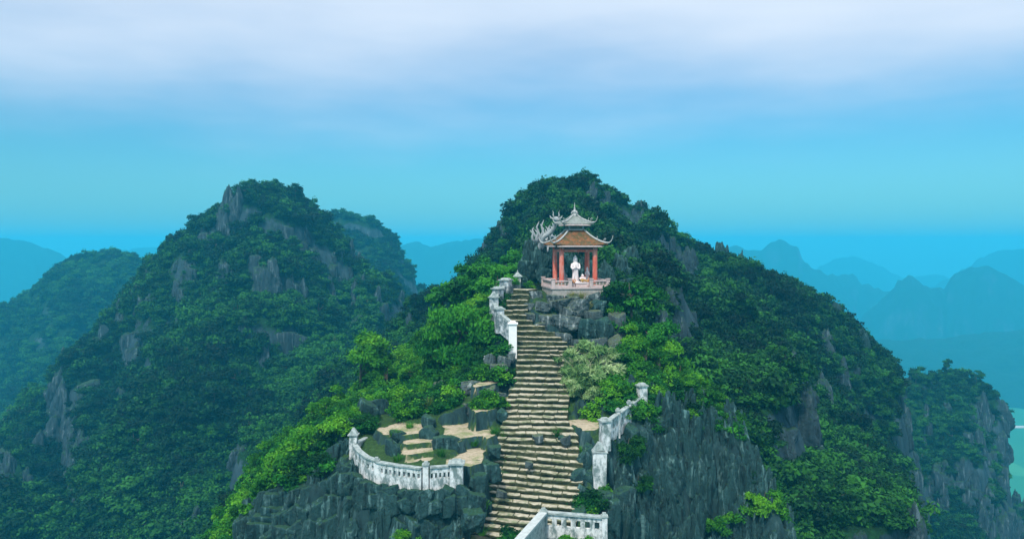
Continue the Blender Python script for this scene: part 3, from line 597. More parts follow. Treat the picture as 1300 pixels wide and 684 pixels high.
# crag under the pavilion, lighter weathered limestone
for px, py, D, sx, sz in [(690, 392, 48.0, .8, .5), (712, 388, 48.0, .9, .5), (735, 392, 47.7, 1.0, .6), (757, 390, 48.2, .8, .6), (776, 388, 49, .7, .8), (700, 408, 46.9, .8, .5), (722, 412, 46.5, 1.0, .6), (745, 418, 46.2, .9, .8), (765, 418, 46.6, .8, .9), (783, 415, 47.6, .7, 1.1),
                           (715, 432, 45.7, .7, .45), (738, 440, 45.3, .7, .5), (760, 442, 45.5, .9, .7), (780, 444, 46.0, .8, .8), (672, 392, 48.2, .5, .4), (680, 378, 49.0, .5, .5), (672, 402, 47.4, .5, .35), (688, 415, 46.6, .5, .35), (728, 455, 44.6, .45, .35), (722, 398, 47.3, .7, .4), (752, 402, 47.2, .7, .5), (705, 380, 48.6, .6, .35), (728, 379, 48.4, .7, .35), (752, 380, 48.5, .6, .35), (768, 378, 48.9, .5, .4)]:
    p = P(px, py, D + 0.45); put_rock((PALE if px < 745 else PALE[:2] + BLOCKS[:3])[rng.integers(5)], *p, (sx * .85, sx * .7, sz * .85), None, 0.25)
# rocks left of the stair and round the terrace head
for px, py, D, sx, sz in [(598, 492, 43, .8, .5), (620, 500, 42, .7, .45), (575, 505, 43, .8, .8), (560, 515, 42.5, .6, .8), (590, 520, 41, .8, .5), (615, 520, 40.6, .6, .4), (635, 505, 41.3, .4, .35), (637, 528, 39.3, .35, .35), (545, 530, 41.5, .6, .6), (520, 522, 42.5, .6, .7), (500, 528, 42, .55, .6), (480, 522, 42, .7, .9), (465, 530, 41, .7, .9), (450, 540, 40.5, .7, .9), (640, 460, 44.2, .4, .4), (633, 470, 43.6, .5, .4), (622, 462, 44.5, .5, .5), (648, 455, 44.4, .3, .3), (560, 495, 44.5, .6, .7), (612, 540, 39.9, .3, .25), (628, 573, 36.6, .45, .3), (617, 598, 35.0, .6, .55), (608, 615, 34.2, .6, .6), (604, 640, 33.2, .6, .6), (598, 660, 32.6, .6, .5)]:
    x = (px - 650) / FPX * D; p = (x, D, -(py - HOR) / FPX * D); put_rock((PALE if D > 40.4 and px > 555 else BLOCKS)[rng.integers(6 if D > 40.4 and px > 555 else 6)], *p, (sx * .9, sx * .75, sz * .9), None, 0.25)
# rocks right of the stair
for px, py, D, sx, sz in [(742, 590, 36.0, .5, .9), (735, 612, 35.0, .45, .8), (750, 615, 35.0, .5, .9), (742, 635, 34.3, .5, .7), (765, 640, 34.3, .6, .9), (790, 640, 35, .7, 1.1), (748, 575, 36.8, .4, .5), (796, 495, 41.5, .6, .8), (806, 512, 40.8, .5, .6), (781, 506, 41.2, .35, .4), (828, 520, 40.6, .6, .8), (775, 660, 33.6, .6, 1.0), (735, 655, 33.4, .5, .5), (712, 556, 37.2, .22, .18)]:
    put_rock(BLOCKS[rng.integers(6)] if px != 796 else BLADES[1], *P(px, py, D + 0.2), (sx * .85, sx * .7, sz * .8), None, 0.2)
# crag behind the pavilion's left corner that carries the dragon
for px, py, D, sx, sz in [(668, 345, 54.5, .8, 1.1), (682, 335, 54.8, .9, 1.3), (694, 325, 55.2, .9, 1.2), (660, 358, 54, .7, .7), (705, 335, 55.8, .9, 1.3), (650, 350, 56.5, .8, 1.0), (675, 325, 56.5, .9, 1.3), (722, 340, 56.5, 1.0, 1.2), (745, 342, 57, 1.0, 1.2), (690, 350, 53.6, .6, .7), (770, 350, 56.5, .9, 1.2), (789, 350, 66, 1.3, 1.9), (797, 338, 70, 1.3, 1.9), (800, 365, 60, .9, 1.0)]:
    put_rock((BLADES if sz > 1.15 else BLOCKS)[rng.integers(6)], *P(px, py, D), (sx * .85, sx * .75, sz * .8), None, 0.12)
hill_o = bpy.data.objects['hill']
for px, py, D, sx, sz in [(913, 322, 115, .8, 1.5), (920, 324, 115, .6, 1.2), (939, 332, 115.5, .5, 1.3), (932, 336, 115, .7, .8), (1062, 398, 110, .8, 1.3), (1096, 430, 108, .8, 1.2)]:
    put_rock(BLADES[rng.integers(6)], *P(px, py, D), (sx, sx, sz), None, 0.1, hill_o)
print('rocks', len(rocks))
# loose boulders: things of their own
for k, (px, py, D, s, sz, lab) in enumerate([
        (567, 563, 36.6, .78, .62, 'big dark cracked boulder in the middle of the sandy terrace'),
        (543, 549, 37.8, .62, .45, 'flat dark boulder leaning against the biggest terrace boulder'),
        (545, 536, 39.0, .45, .5, 'small dark boulder at the back edge of the sandy terrace'),
        (505, 553, 37.6, .50, .38, 'low dark boulder beside the narrow terrace steps'),
        (500, 572, 36.0, .40, .75, 'upright dark boulder between terrace steps and curved wall'),
        (683, 556, 37.4, .26, .2, 'pale broken stone lying where the lower flight begins'),
        (672, 589, 35.8, .22, .16, 'pale loose stone on the middle of the lower stair flight'),
        (637, 626, 34.4, .24, .18, 'pale loose stone at the left edge of the lowest steps'),
        (718, 559, 36.9, .25, .25, 'grey loose stone at the right edge of the stairs below the landing')]):
    p = P(px, py, D); b = obj('boulder', (BOULD if s > .3 else PALE)[k % 4], None, p - (0, 0, sz * 0.15), (0.1, -0.1, k * 1.3), (s, s * .85, sz)); tag(b, lab, 'boulder')

# ------------------------------------------------------------------ stairway
st = thing('stone_stairway', 'long worn stone stairway climbing the ridge to the pavilion', 'stairs', tuple((stair[-1][0] + stair[-1][1]) / 2 - (0, 0, 0.3)))
base = np.array(st.location)
srng = np.random.default_rng(23)
for i in range(len(stair)):
    l, r = stair[i]
    if i > 0: l2, r2 = stair[i - 1]
    else: l2, r2 = l + (0.1, 1.0, 0.1), r + (0.6, 1.0, 0.1)
    n = 16; t = np.linspace(0, 1, n)
    wob = 0.05 * vnoise(t * 3 + i * 7.7, t * 0 + i, None, 4) + 0.02 * vnoise(t * 16 + i * 3.1, t * 0 + i, None, 5); wz = 0.02 * vnoise(t * 6 + i * 5.3, t * 0 + i, None, 8)
    ext = srng.uniform(0.0, 0.25, 2)
    lf = l - (ext[0], 0, 0); rf = r + (ext[1], 0, 0)
    front = lf + (rf - lf) * t[:, None]; back = (l2 - (ext[0], 0, 0)) + ((r2 + (ext[1], 0, 0)) - (l2 - (ext[0], 0, 0))) * t[:, None]
    back[:, 1] += 0.12; z = l[2] + wz
    A = np.stack([front[:, 0], front[:, 1] + wob, z - 0.03], -1); A0 = A + [0, 0.035, 0.03]; A0[:, 2] = z
    B = np.stack([back[:, 0], back[:, 1], z + 0.005], -1); lo = A + [0, 0.05, -0.62]; Bl = B + [0, 0, -0.62]
    rows = [lo, A - [0, -0.03, 0.12], A, A0, (A0 * .5 + B * .5) + [0, 0, -0.012], B, Bl]
    V = np.concatenate(rows) - base; F = []
    for k in range(len(rows) - 1):
        for j in range(n - 1): F.append((k * n + j, k * n + j + 1, (k + 1) * n + j + 1, (k + 1) * n + j))
    me = bpy.data.meshes.new('step')
    caps = [tuple(k * n for k in range(len(rows)))[::-1], tuple(k * n + n - 1 for k in range(len(rows)))]
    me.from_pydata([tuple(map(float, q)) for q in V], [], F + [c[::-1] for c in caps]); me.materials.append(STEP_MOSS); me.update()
    core = obj('step', me, st)
    ns = max(2, int(round(np.hypot(*(rf - lf)[:2]) / srng.uniform(.55, .8)))); cuts = np.sort(np.clip(np.linspace(0, 1, ns + 1) + np.concatenate([[0], srng.uniform(-.25, .25, ns - 1) / ns, [0]]), 0, 1))
    for q in range(ns):                                   # worn tread stones with open joints
        ta, tb = cuts[q] + .006, cuts[q + 1] - .006; dz_ = srng.uniform(.008, .045); dy_ = srng.uniform(-.07, .03); tl = srng.uniform(-.02, .02); m_ = 5; bt = np.linspace(ta, tb, m_)
        fr_ = lf + (rf - lf) * bt[:, None]; bk_ = (l2 - (ext[0], 0, 0)) + ((r2 + (ext[1], 0, 0)) - (l2 - (ext[0], 0, 0))) * bt[:, None]
        f0 = fr_ + (bk_ - fr_) * 0.0; f0[:, 1] += dy_ - .03 + srng.uniform(-.03, .03, m_); f0[[0, -1], 1] += srng.uniform(.0, .05, 2); dep = srng.uniform(.72, .95)
        b0 = fr_ + (bk_ - fr_) * dep; zt = l[2] + dz_ + tl * np.linspace(-1, 1, m_) + srng.uniform(-.008, .008, m_)
        rows_ = [np.column_stack([f0[:, 0], f0[:, 1] + .02, zt - .10]), np.column_stack([f0[:, 0], f0[:, 1], zt - .022]), np.column_stack([f0[:, 0], f0[:, 1] + .025, zt]), np.column_stack([b0[:, 0], b0[:, 1], zt + .004]), np.column_stack([b0[:, 0], b0[:, 1], zt - .10])]
        F2 = [(a_ * m_ + b_, a_ * m_ + b_ + 1, (a_ + 1) * m_ + b_ + 1, (a_ + 1) * m_ + b_) for a_ in range(4) for b_ in range(m_ - 1)] + [tuple(a_ * m_ for a_ in range(5)), tuple(a_ * m_ + m_ - 1 for a_ in range(5))[::-1]]
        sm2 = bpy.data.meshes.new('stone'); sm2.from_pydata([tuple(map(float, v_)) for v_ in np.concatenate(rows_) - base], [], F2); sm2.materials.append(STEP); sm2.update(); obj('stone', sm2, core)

# ------------------------------------------------------------------ walls and balustrades
def prism_run(mb, a, b, z0a, z1a, z0b, z1b, th):
    a = np.array(a[:2], float); b = np.array(b[:2], float); d = b - a; d /= np.linalg.norm(d); n = np.array([-d[1], d[0]]) * th / 2
    mb.quad_prism([(*(a - n), z0a), (*(b - n), z0b), (*(b + n), z0b), (*(a + n), z0a)], [(*(a - n), z1a), (*(b - n), z1b), (*(b + n), z1b), (*(a + n), z1a)])
    return mb
def pierced(parent, a, b, h, nopen, th=0.16, mat=PLASTER, cap=COPING, lo=0.36, hi=0.70, cw=0.26, ch=0.07):
    a = np.array(a, float); b = np.array(b, float); o = np.array(parent.location)
    a = a - o; b = b - o
    def run(t0, t1, z0, z1, w_, name, m):
        p = a + (b - a) * t0; q = a + (b - a) * t1
        return prism_run(MB(), p, q, p[2] + z0, p[2] + z1, q[2] + z0, q[2] + z1, w_).build(name, m, parent)
    run(0, 1, -0.3, h * lo, th, 'base', mat)
    run(0, 1, h * hi, h, th, 'rail', mat)
    run(-0.004, 1.004, h + 0.002, h + ch, cw, 'coping', cap)
    if nopen:
        wd = 0.45 / (nopen); L = 1.0 / nopen
        ed = [0.0]
        for k in range(nopen): ed += [L * k + L * 0.5 - wd * 0.55, L * k + L * 0.5 + wd * 0.55]
        ed.append(1.0)
        for k in range(0, len(ed), 2): run(ed[k] + (0.001 if k else 0), ed[k + 1] - 0.001, h * lo + 0.002, h * hi - 0.002, th * 0.92, 'baluster', mat)
    else: run(0, 1, h * lo + 0.001, h * hi - 0.001, th * 0.98, 'panel', mat)
def post(parent, p, w_, h, mat=PLASTER, cap='flat', rz=0.0, capmat=COPING):
    o = np.array(parent.location); p = np.array(p, float) - o; c, s = math.cos(rz), math.sin(rz)
    def ring(r, z): return [(p[0] + c * x - s * y, p[1] + s * x + c * y, p[2] + z) for x, y in ((-r, -r), (r, -r), (r, r), (-r, r))]
    m = MB(); m.quad_prism(ring(w_ / 2, -0.4), ring(w_ / 2 * 0.97, h)); q = m.build('post', mat, parent)
    k = MB()
    if cap == 'flat':
        k.quad_prism(ring(w_ * .62, h + .002), ring(w_ * .62, h + .07)); k.quad_prism(ring(w_ * .45, h + .072), ring(w_ * .30, h + .17))
    elif cap == 'peak':
        k.quad_prism(ring(w_ * .66, h + .002), ring(w_ * .66, h + .05)); k.quad_prism(ring(w_ * .55, h + .052), ring(w_ * .12, h + .34))
    elif cap == 'lantern':
        k.quad_prism(ring(w_ * .75, h + .002), ring(w_ * .70, h + .06)); k.quad_prism(ring(w_ * .62, h + .062), ring(w_ * .15, h + .26)); k.quad_prism(ring(w_ * .12, h + .262), ring(w_ * .04, h + .42))
    k.build('cap', capmat, q)

# terrace wall, curving round the cliff edge
tw = thing('balustrade_wall', 'curved white pierced wall along the terrace cliff edge', 'wall', PZ(530, 612, -9.95))
wp = [P(470, 566, 38.9), P(450, 584, 37.2), P(456, 592, 36.0), P(466, 601, 35.0), P(478, 606, 34.4)]
wp = [np.array([q[0], q[1], -9.95]) for q in wp]
for k in range(4): pierced(tw, wp[k], wp[k + 1], 0.66 - 0.0 * k, 0 if k == 0 else 2)
wf_ = [wp[4], PZ(505, 610, -9.95), PZ(537, 614, -9.95), PZ(541, 614, -9.95), PZ(572, 612, -9.95)]
pierced(tw, wf_[0], wf_[1], 0.62, 5); pierced(tw, wf_[1], wf_[2] - (.05, 0, 0), 0.62, 5); pierced(tw, wf_[3] + (.14, 0, 0), wf_[4], 0.66, 5)
post(tw, wp[1] + (-.05, .05, 0), 0.36, 1.12, cap='peak'); post(tw, wf_[2] + (.12, 0, 0), 0.24, 0.78); post(tw, wf_[4] + (.25, 0.05, 0), 0.55, 0.78); post(tw, wp[4] + (0, 0, 0), 0.22, 0.68)
# wall right of the landing
rw = thing('balustrade_wall', 'stepped white wall climbing the cliff edge right of the landing', 'wall', P(768, 560, 36.8))
A_, B_ = P(770, 556, 37.2), P(812, 524, 40.4)
for k in range(3):
    a = A_ + (B_ - A_) * (k / 3 + 0.02); b = A_ + (B_ - A_) * ((k + 1) / 3 - 0.03); zz = (a[2] + b[2]) / 2
    pierced(rw, a, b, 0.72, (3, 3, 0)[k])
    if k: post(rw, A_ + (B_ - A_) * (k / 3 - 0.005), 0.2, 0.86)
post(rw, P(768, 560, 36.8), 0.42, 0.92, cap='flat', rz=0.3); post(rw, P(815, 524, 40.5), 0.42, 1.35, cap='flat', rz=0.3)
# weathered tall pillar below it
pl = thing('gate_pillar', 'tall flaking white pillar with a broken pointed cap beside the lower steps', 'pillar', P(761, 625, 35.0))
b_ = P(761, 625, 35.0)
m = MB(); pr = [(0.285, -0.3), (0.285, 0.9), (0.30, 1.75)]
m.quad_prism([(-.26, -.2, -.3), (.26, -.2, -.3), (.26, .2, -.3), (-.26, .2, -.3)], [(-.30, -.22, 1.74), (.30, -.22, 1.78), (.30, .22, 1.78), (-.30, .22, 1.74)]); m.build('shaft', PLASTER, pl)
m = MB(); m.quad_prism([(-.33, -.26, 1.785), (.36, -.26, 1.785), (.36, .26, 1.785), (-.33, .26, 1.785)], [(-.30, -.24, 1.86), (.34, -.24, 1.82), (.34, .24, 1.82), (-.30, .24, 1.86)])
m.quad_prism([(-.28, -.2, 1.862), (.22, -.2, 1.862), (.22, .2, 1.862), (-.28, .2, 1.862)], [(-.06, -.1, 2.22), (.10, -.1, 2.16), (.10, .1, 2.16), (-.06, .1, 2.22)]); m.build('cap', COPING, pl)
# wall that closes the foot of the stairs
fw = thing('balustrade_wall', 'low white wall with square openings below the foot of the stairs', 'wall', P(730, 672, 32.0))
a = P(692, 672, 32.0); b = P(764, 675, 31.6); b[2] = a[2] - 0.05
pierced(fw, a, b, 0.66, 6, lo=0.30, hi=0.74, cw=0.3); post(fw, b + (.1, 0, 0), 0.22, 0.70)
gw = thing('parapet', 'weathered grey parapet slanting away from the low white wall', 'wall', P(675, 690, 30.2))
a2 = P(690, 672, 31.9); b2 = np.array([0.05, 28.4, a2[2] - 0.06])
pierced(gw, b2, a2 - (0.03, 0.15, 0), 0.66, 0, mat=COPING, cap=simple('grey_coping', (0.42, 0.45, 0.43), .2, 6), cw=0.34, ch=0.09); post(gw, a2, 0.24, 0.70, mat=COPING)
# wall at the head of the stairs
uw = thing('balustrade_wall', 'curving white wall along the top steps left of the pavilion', 'wall', P(640, 395, 46.5))
up = [(648, 408, 45.4), (634, 396, 46.3), (627, 381, 47.8), (632, 368, 49.3), (642, 359, 50.6), (656, 353, 52.0)]
for k in range(5):
    a = P(*up[k]); b = P(*up[k + 1]); h_ = (0.75, 0.70, 0.62, 0.5, 0.42)[k]; dr = (0.80, 0.84, .80, .66, .56)[k]; a[2] -= dr; b[2] -= dr
    pierced(uw, a, b, h_, (0, 2, 2, 2, 0)[k], th=.22, mat=PLASTER_OLD)
for k, hh in ((1, 0.95), (2, 0.95), (3, 0.85), (4, 0.95)):
    q = P(*up[k]); q[2] -= 0.8; post(uw, q, (0, .46, .40, .52, .62)[k], hh, cap='flat' if k != 2 else 'peak', mat=PLASTER_OLD, rz=.3 * k)
tp = thing('gate_post', 'tall plain white post standing beside the upper stairs', 'post', P(651, 448, 45.0)); post(tp, P(651, 448, 45.0), 0.46, 1.62, mat=PLASTER_CLEAN, capmat=PLASTER_CLEAN)
lp = thing('gate_post', 'white lantern topped post at the head of the stairs', 'post', P(657, 366, 52.0)); post(lp, P(657, 364, 52.0), 0.42, 0.66, cap='lantern')

# ------------------------------------------------------------------ pavilion
PAV = P(729.5, 0, 51.0); FZ = -2.62
pv = thing('pavilion', 'small red columned pavilion with two tiers of upswept roofs on the crag', 'pavilion', (PAV[0], 51.0, FZ), R(8))
m = MB().box(-1.78, 1.78, -1.78, 1.78, -1.1, -0.12); m.build('foundation_wall', STONE_WALL, pv)
m = MB().box(-1.84, 1.84, -1.84, 1.84, -0.118, 0.0); m.build('floor', PINK_STONE, pv)
colm = None
for sx in (-1, 1):
    for sy in (-1, 1):
        m = MB().lathe([(0.17, 0.0), (0.17, 0.06), (0.15, 0.10), (0.15, 2.30), (0.175, 2.34), (0.175, 2.40)], 16, (0, 0, 0)) if colm is None else None
        if colm is None: colm = m.mesh('column', RED, False)
        obj('column', colm, pv, (sx * 1.06, sy * 1.06, 0.002))
        obj('column_base', MB().box(-.2, .2, -.2, .2, 0, .09).mesh('column_base', PINK_STONE), pv, (sx * 1.06, sy * 1.06, 0.003))
for k in range(4):
    m = MB().box(-1.22, 1.22, -1.14, -0.98, 2.30, 2.50); m.build('beam', DARKWOOD, pv, rot=(0, 0, k * math.pi / 2))
    m = MB().box(-0.93, 0.93, -1.09, -1.03, 2.14, 2.28); m.build('lintel', RED, pv, rot=(0, 0, k * math.pi / 2))
def roof(parent, half, top_half, z0, z1, lift, tip, mat, flare, n=24, mrows=8, cols=13, sag=0.28, fascia=RIDGE, ribr=0.055):
    # four concave sides with tile ribs; corners sweep up
    rf = None
    for k in range(4):
        V = []; F = []
        for j in range(mrows + 1):
            v = j / mrows; hw = half + (top_half - half) * v
            zc = z0 + (z1 - z0) * (v ** 1.45 * (1 - sag) + v * sag)
            for i in range(n * 2 + 1):
                u = -1 + i / n
                x = u * hw; y = -hw
                up_ = lift * (abs(u) ** 4) * (1 - v) ** 2.2
                out = flare * (abs(u) ** 5) * (1 - v) ** 2
                rib = 0.022 * abs(math.cos(u * hw / half * math.pi * cols / 2 * 1.0)) ** 0.7
                V.append((x * (1 + out), y * (1 + out), zc + up_ + rib))
        w2 = n * 2 + 1
        for j in range(mrows):
            for i in range(n * 2): F.append((j * w2 + i, j * w2 + i + 1, (j + 1) * w2 + i + 1, (j + 1) * w2 + i))
        b = len(V); V += [(x, y * .97, z - 0.07) for x, y, z in V[:w2]]            # eave thickness and soffit
        for i in range(w2 - 1): F.append((b + i, b + i + 1, i + 1, i))
        b2_ = len(V); V += [(-top_half, -top_half, z0 + 0.02), (top_half, -top_half, z0 + 0.02)]
        for i in range(n): F.append((b + i + 1, b + i, b2_))
        for i in range(n, 2 * n): F.append((b + i + 1, b + i, b2_ + 1))
        F.append((b + n, b2_, b2_ + 1))
        me = bpy.data.meshes.new('roof_side'); me.from_pydata(V, [], F); me.materials.append(mat); me.update()
        obj('roof_side', me, parent, rot=(0, 0, k * math.pi / 2))
        # hip ridge with an upturned tip
        pts = []; rad = []
        for j in range(11):
            v = 1 - j / 10; hw = half + (top_half - half) * v; zc = z0 + (z1 - z0) * (v ** 1.45 * (1 - sag) + v * sag)
            e = 1 + flare * (1 - v) ** 2; pts.append((-hw * e, -hw * e, zc + lift * (1 - v) ** 2.2 + 0.05)); rad.append(ribr)
        x, y, z = pts[-1]
        for q in range(1, 7):
            a = q / 6 * 1.45; rr = tip
            pts.append((x - rr * math.sin(a) * .60, y - rr * math.sin(a) * .60, z + rr * (1 - math.cos(a)) * 1.25)); rad.append(ribr * (1 - q / 7.5))
        hp = MB().tube(pts, rad, 8)
        hp.build('hip_ridge', fascia, parent, True, rot=(0, 0, k * math.pi / 2))
        # curled finial scroll behind the tip
        c = np.array(pts[9]); sp = [c + (-.02 * q * 0 + .0, 0, 0) + np.array([0.07 * math.cos(q * .7) * (1 - q / 14), 0.07 * math.cos(q * .7) * (1 - q / 14), 0.10 + 0.13 * math.sin(q * .55) * (1 - q / 20) + 0.012 * q]) for q in range(9)]
        MB().tube(sp, [ribr * .6 * (1 - q / 11) for q in range(9)], 6).build('scroll', fascia, parent, True, rot=(0, 0, k * math.pi / 2))
        e0 = MB().box(-half * .93, half * .93, -half - 0.012, -half + 0.05, z0 - 0.10, z0 - 0.012); e0.build('fascia', PINK_STONE, parent, rot=(0, 0, k * math.pi / 2))
lr = MB().quad_prism([(-1.1, -1.1, 2.50), (1.1, -1.1, 2.50), (1.1, 1.1, 2.50), (-1.1, 1.1, 2.50)], [(-.42, -.42, 3.34), (.42, -.42, 3.34), (.42, .42, 3.34), (-.42, .42, 3.34)]).build('lower_roof', DARKWOOD, pv)
roof(lr, 1.52, 0.47, 2.55, 3.52, 0.10, 0.42, TILE, 0.13)
m = MB().box(-.42, .42, -.42, .42, 3.36, 3.86); m.build('upper_drum', simple('drum_paint', (0.20, 0.16, 0.12), .3, 6), pv)
for sx in (-1, 1):
    for sy in (-1, 1): obj('drum_post', MB().box(-.05, .05, -.05, .05, 3.50, 3.88).mesh('drum_post', RIDGE), pv, (sx * .44, sy * .44, 0))
obj('drum_sill', MB().box(-.52, .52, -.52, .52, 3.50, 3.57).mesh('drum_sill', RIDGE), pv)
ur = MB().quad_prism([(-.5, -.5, 3.87), (.5, -.5, 3.87), (.5, .5, 3.87), (-.5, .5, 3.87)], [(-.08, -.08, 4.30), (.08, -.08, 4.30), (.08, .08, 4.30), (-.08, .08, 4.30)]).build('upper_roof', DARKWOOD, pv)
roof(ur, 0.86, 0.10, 3.88, 4.46, 0.06, 0.34, TILE_OLD, 0.16, cols=9, ribr=0.042)
fin = MB().lathe([(0.17, 4.38), (0.19, 4.46), (0.12, 4.52), (0.09, 4.58), (0.13, 4.64), (0.14, 4.70), (0.08, 4.78), (0.045, 4.84), (0.06, 4.90), (0.03, 4.96), (0.018, 5.16), (0.006, 5.26)], 12); fin.build('finial', RIDGE, pv, True)
for k in range(4):       # flame scrolls around the finial
    MB().tube([(0.14, 0, 4.44), (0.24, 0, 4.50), (0.25, 0, 4.60), (0.17, 0, 4.68), (0.18, 0, 4.76)], [.035, .04, .035, .028, .01], 6).build('finial_scroll', RIDGE, pv, True, rot=(0, 0, k * math.pi / 2 + .4))
# balustrade round the pavilion floor, open at the front middle
bl = thing('stone_balustrade', 'low pinkish stone balustrade round the pavilion floor', 'balustrade', (PAV[0], 51.0, FZ), R(8))
def rail_run(x0, y0, x1, y1, n, posts=True):
    d = np.array([x1 - x0, y1 - y0]); L = np.hypot(*d); a = math.atan2(d[1], d[0])
    def part(nm, bx, m_): 
        o = MB().box(*bx).build(nm, m_, bl); o.location = (x0, y0, 0); o.rotation_euler = (0, 0, a)
    part('base_rail', (0, L, -.06, .06, 0.002, .10), PINK_STONE); part('top_rail', (0, L, -.075, .075, .33, .41), PINK_STONE)
    part('panel', (0.08, L - .08, -.025, .025, .16, .27), simple('green_panel', (0.16, 0.17, 0.12), .3, 6) if not bpy.data.materials.get('green_panel') else bpy.data.materials['green_panel'])
    for k in range(n):
        x = L * (k + .5) / n; part('baluster', (x - .03, x + .03, -.03, .03, .102, .328), PINK_STONE)
E_ = 1.72
rail_run(-E_, -E_, -.66, -E_, 5); rail_run(.66, -E_, E_, -E_, 5); rail_run(-E_, E_, -E_, -E_, 10); rail_run(E_, -E_, E_, E_, 10); rail_run(E_, E_, -E_, E_, 10)
for x, y in ((-E_, -E_), (-.66, -E_), (.66, -E_), (E_, -E_), (-E_, E_), (E_, E_)):
    MB().box(x - .1, x + .1, y - .1, y + .1, 0.001, .46).box(x - .13, x + .13, y - .13, y + .13, .461, .51).build('post', PINK_STONE, bl)

def rz_pt(x, y, z, c=(PAV[0], 51.0, FZ), a=R(8)):
    return (c[0] + x * math.cos(a) - y * math.sin(a), c[1] + x * math.sin(a) + y * math.cos(a), c[2] + z)
# the white figure
def statue(loc, h, name, label, mat=STATUE, wide=1.0):
    t = thing(name, label, 'statue', loc, R(8)); s = h / 1.72
    def q(mb, nm, m_=mat): 
        mb.v = [(x * s * wide, y * s, z * s) for x, y, z in mb.v]; mb.build(nm, m_, t, True)
    q(MB().lathe([(.30, 0), (.32, .05), (.24, .09), (.22, .16), (.27, .22), (.29, .27), (.21, .31)], 16), 'lotus_pedestal')
    q(MB().lathe([(.19, .30), (.21, .36), (.18, .55), (.165, .75), (.17, .92), (.20, 1.08), (.215, 1.20), (.19, 1.30), (.09, 1.37), (.062, 1.41), (.06, 1.44)], 16, sy=.78), 'robe')
    hd = MB().ball((0, -.01, 1.52), (.088, .095, .115), 14, 10); hd.ball((0, -.105, 1.515), (.016, .022, .022), 6, 4)
    for sx in (-1, 1): hd.ball((sx * .088, 0, 1.50), (.012, .022, .035), 6, 4)
    q(hd, 'head')
    q(MB().lathe([(.115, 1.36), (.13, 1.46), (.125, 1.56), (.10, 1.63), (.055, 1.67), (.05, 1.72), (.01, 1.76)], 14, (0, .035, 0), sy=.85), 'hood')
    for sx in (-1, 1):
        q(MB().tube([(sx * .19, 0, 1.27), (sx * .235, -.04, 1.08), (sx * .19, -.15, .98), (sx * .04, -.20, 1.06)], [.068, .062, .06, .035], 8), 'sleeve')
    hm = MB().ball((0, -.215, 1.10), (.035, .025, .055), 8, 6)
    for f in range(4): hm.tube([(-.02 + f * .013, -.22, 1.13), (-.018 + f * .012, -.222, 1.185 + .008 * (1 if f in (1, 2) else 0))], [.009, .006], 5)
    q(hm, 'hands')
    for sx in (-1, 1): q(MB().tube([(sx * .10, -.13, 1.25), (sx * .07, -.155, .95), (sx * .085, -.17, .62), (sx * .12, -.19, .34)], [.02, .018, .018, .022], 6), 'robe_fold')
    return t
# altar block and offerings
al = thing('altar', 'low stone altar block at the pavilion entrance before the white statue', 'altar', rz_pt(.12, -1.36, 0), R(8))
MB().box(-.38, .38, -.2, .2, 0.003, .22).build('block', PINK_STONE, al); MB().box(-.42, .42, -.24, .24, .222, .27).build('slab', STATUE, al)
statue(rz_pt(-.16, -.95, 0.003), 1.9, 'statue', 'tall white robed goddess statue standing inside the pavilion')
statue(rz_pt(.95, .55, 0.003), 1.15, 'statue', 'slender pale statue at the right rear column of the pavilion', wide=.8)
statue(rz_pt(.32, -.85, 0.003), 0.75, 'statue', 'small pale seated figure beside the tall white statue', wide=1.7)
statue(rz_pt(-.62, .35, 0.003), 0.95, 'statue', 'small grey figure behind the left front column', mat=GREY_STONE, wide=1.3)
ib = thing('incense_bowl', 'brass incense bowl on the altar block', 'incense bowl', rz_pt(.2, -1.36, .272), R(8))
MB().lathe([(.07, 0.002), (.05, .04), (.13, .10), (.14, .19), (.12, .20)], 14).build('bowl', BRASS, ib, True)
for k in range(5): MB().tube([(0.03 * (k - 2), 0, .17), (0.045 * (k - 2), .01, .42)], [.006, .004], 5).build('incense_stick', RED, ib)
for k, (x, y, lab) in enumerate([(-.45, -1.5, 'red and yellow flower offerings at the left of the pavilion entrance'), (.5, -1.5, 'red and yellow flower offerings at the right of the pavilion entrance')]):
    ft = thing('flower_vase', lab, 'flowers', rz_pt(x, y, 0.002), R(8))
    MB().lathe([(.08, 0), (.11, .06), (.12, .14), (.07, .24), (.09, .28)], 12).build('vase', PINK_STONE, ft, True)
    fr = random.Random(k); fm = MB()
    for q in range(22): fm.ball((fr.gauss(0, .1), fr.gauss(0, .09), .36 + fr.gauss(0, .07)), .04, 6, 4)
    fm.build('flowers', FLOWER, ft)
# ------------------------------------------------------------------ stone dragon behind the roof
dg = thing('dragon_statue', 'weathered grey stone dragon with spiky fins on the crag behind the pavilion roof', 'dragon statue', P(690, 325, 54.3))
o0 = np.array(dg.location)
path = [P(716, 326, 56.2), P(711, 312, 55.8), P(700, 300, 55.0), P(692, 308, 54.7), P(684, 318, 54.5), P(690, 302, 54.2), P(698, 296, 54.0), P(704, 288, 53.8), P(706, 280, 53.5)]
path = np.array(path) - o0
tt = np.linspace(0, len(path) - 1, 50); cp = []
for t in tt:
    i = min(int(t), len(path) - 2); f = t - i; a, b, c, d = path[max(i - 1, 0)], path[i], path[i + 1], path[min(i + 2, len(path) - 1)]
    cp.append(0.5 * ((2 * b) + (-a + c) * f + (2 * a - 5 * b + 4 * c - d) * f * f + (-a + 3 * b - 3 * c + d) * f ** 3))
rad = np.interp(np.linspace(0, 1, 50), [0, .3, .7, .92, 1], [.06, .14, .16, .12, .12])
MB().tube(cp, rad, 10).build('body', GREY_STONE, dg, True)
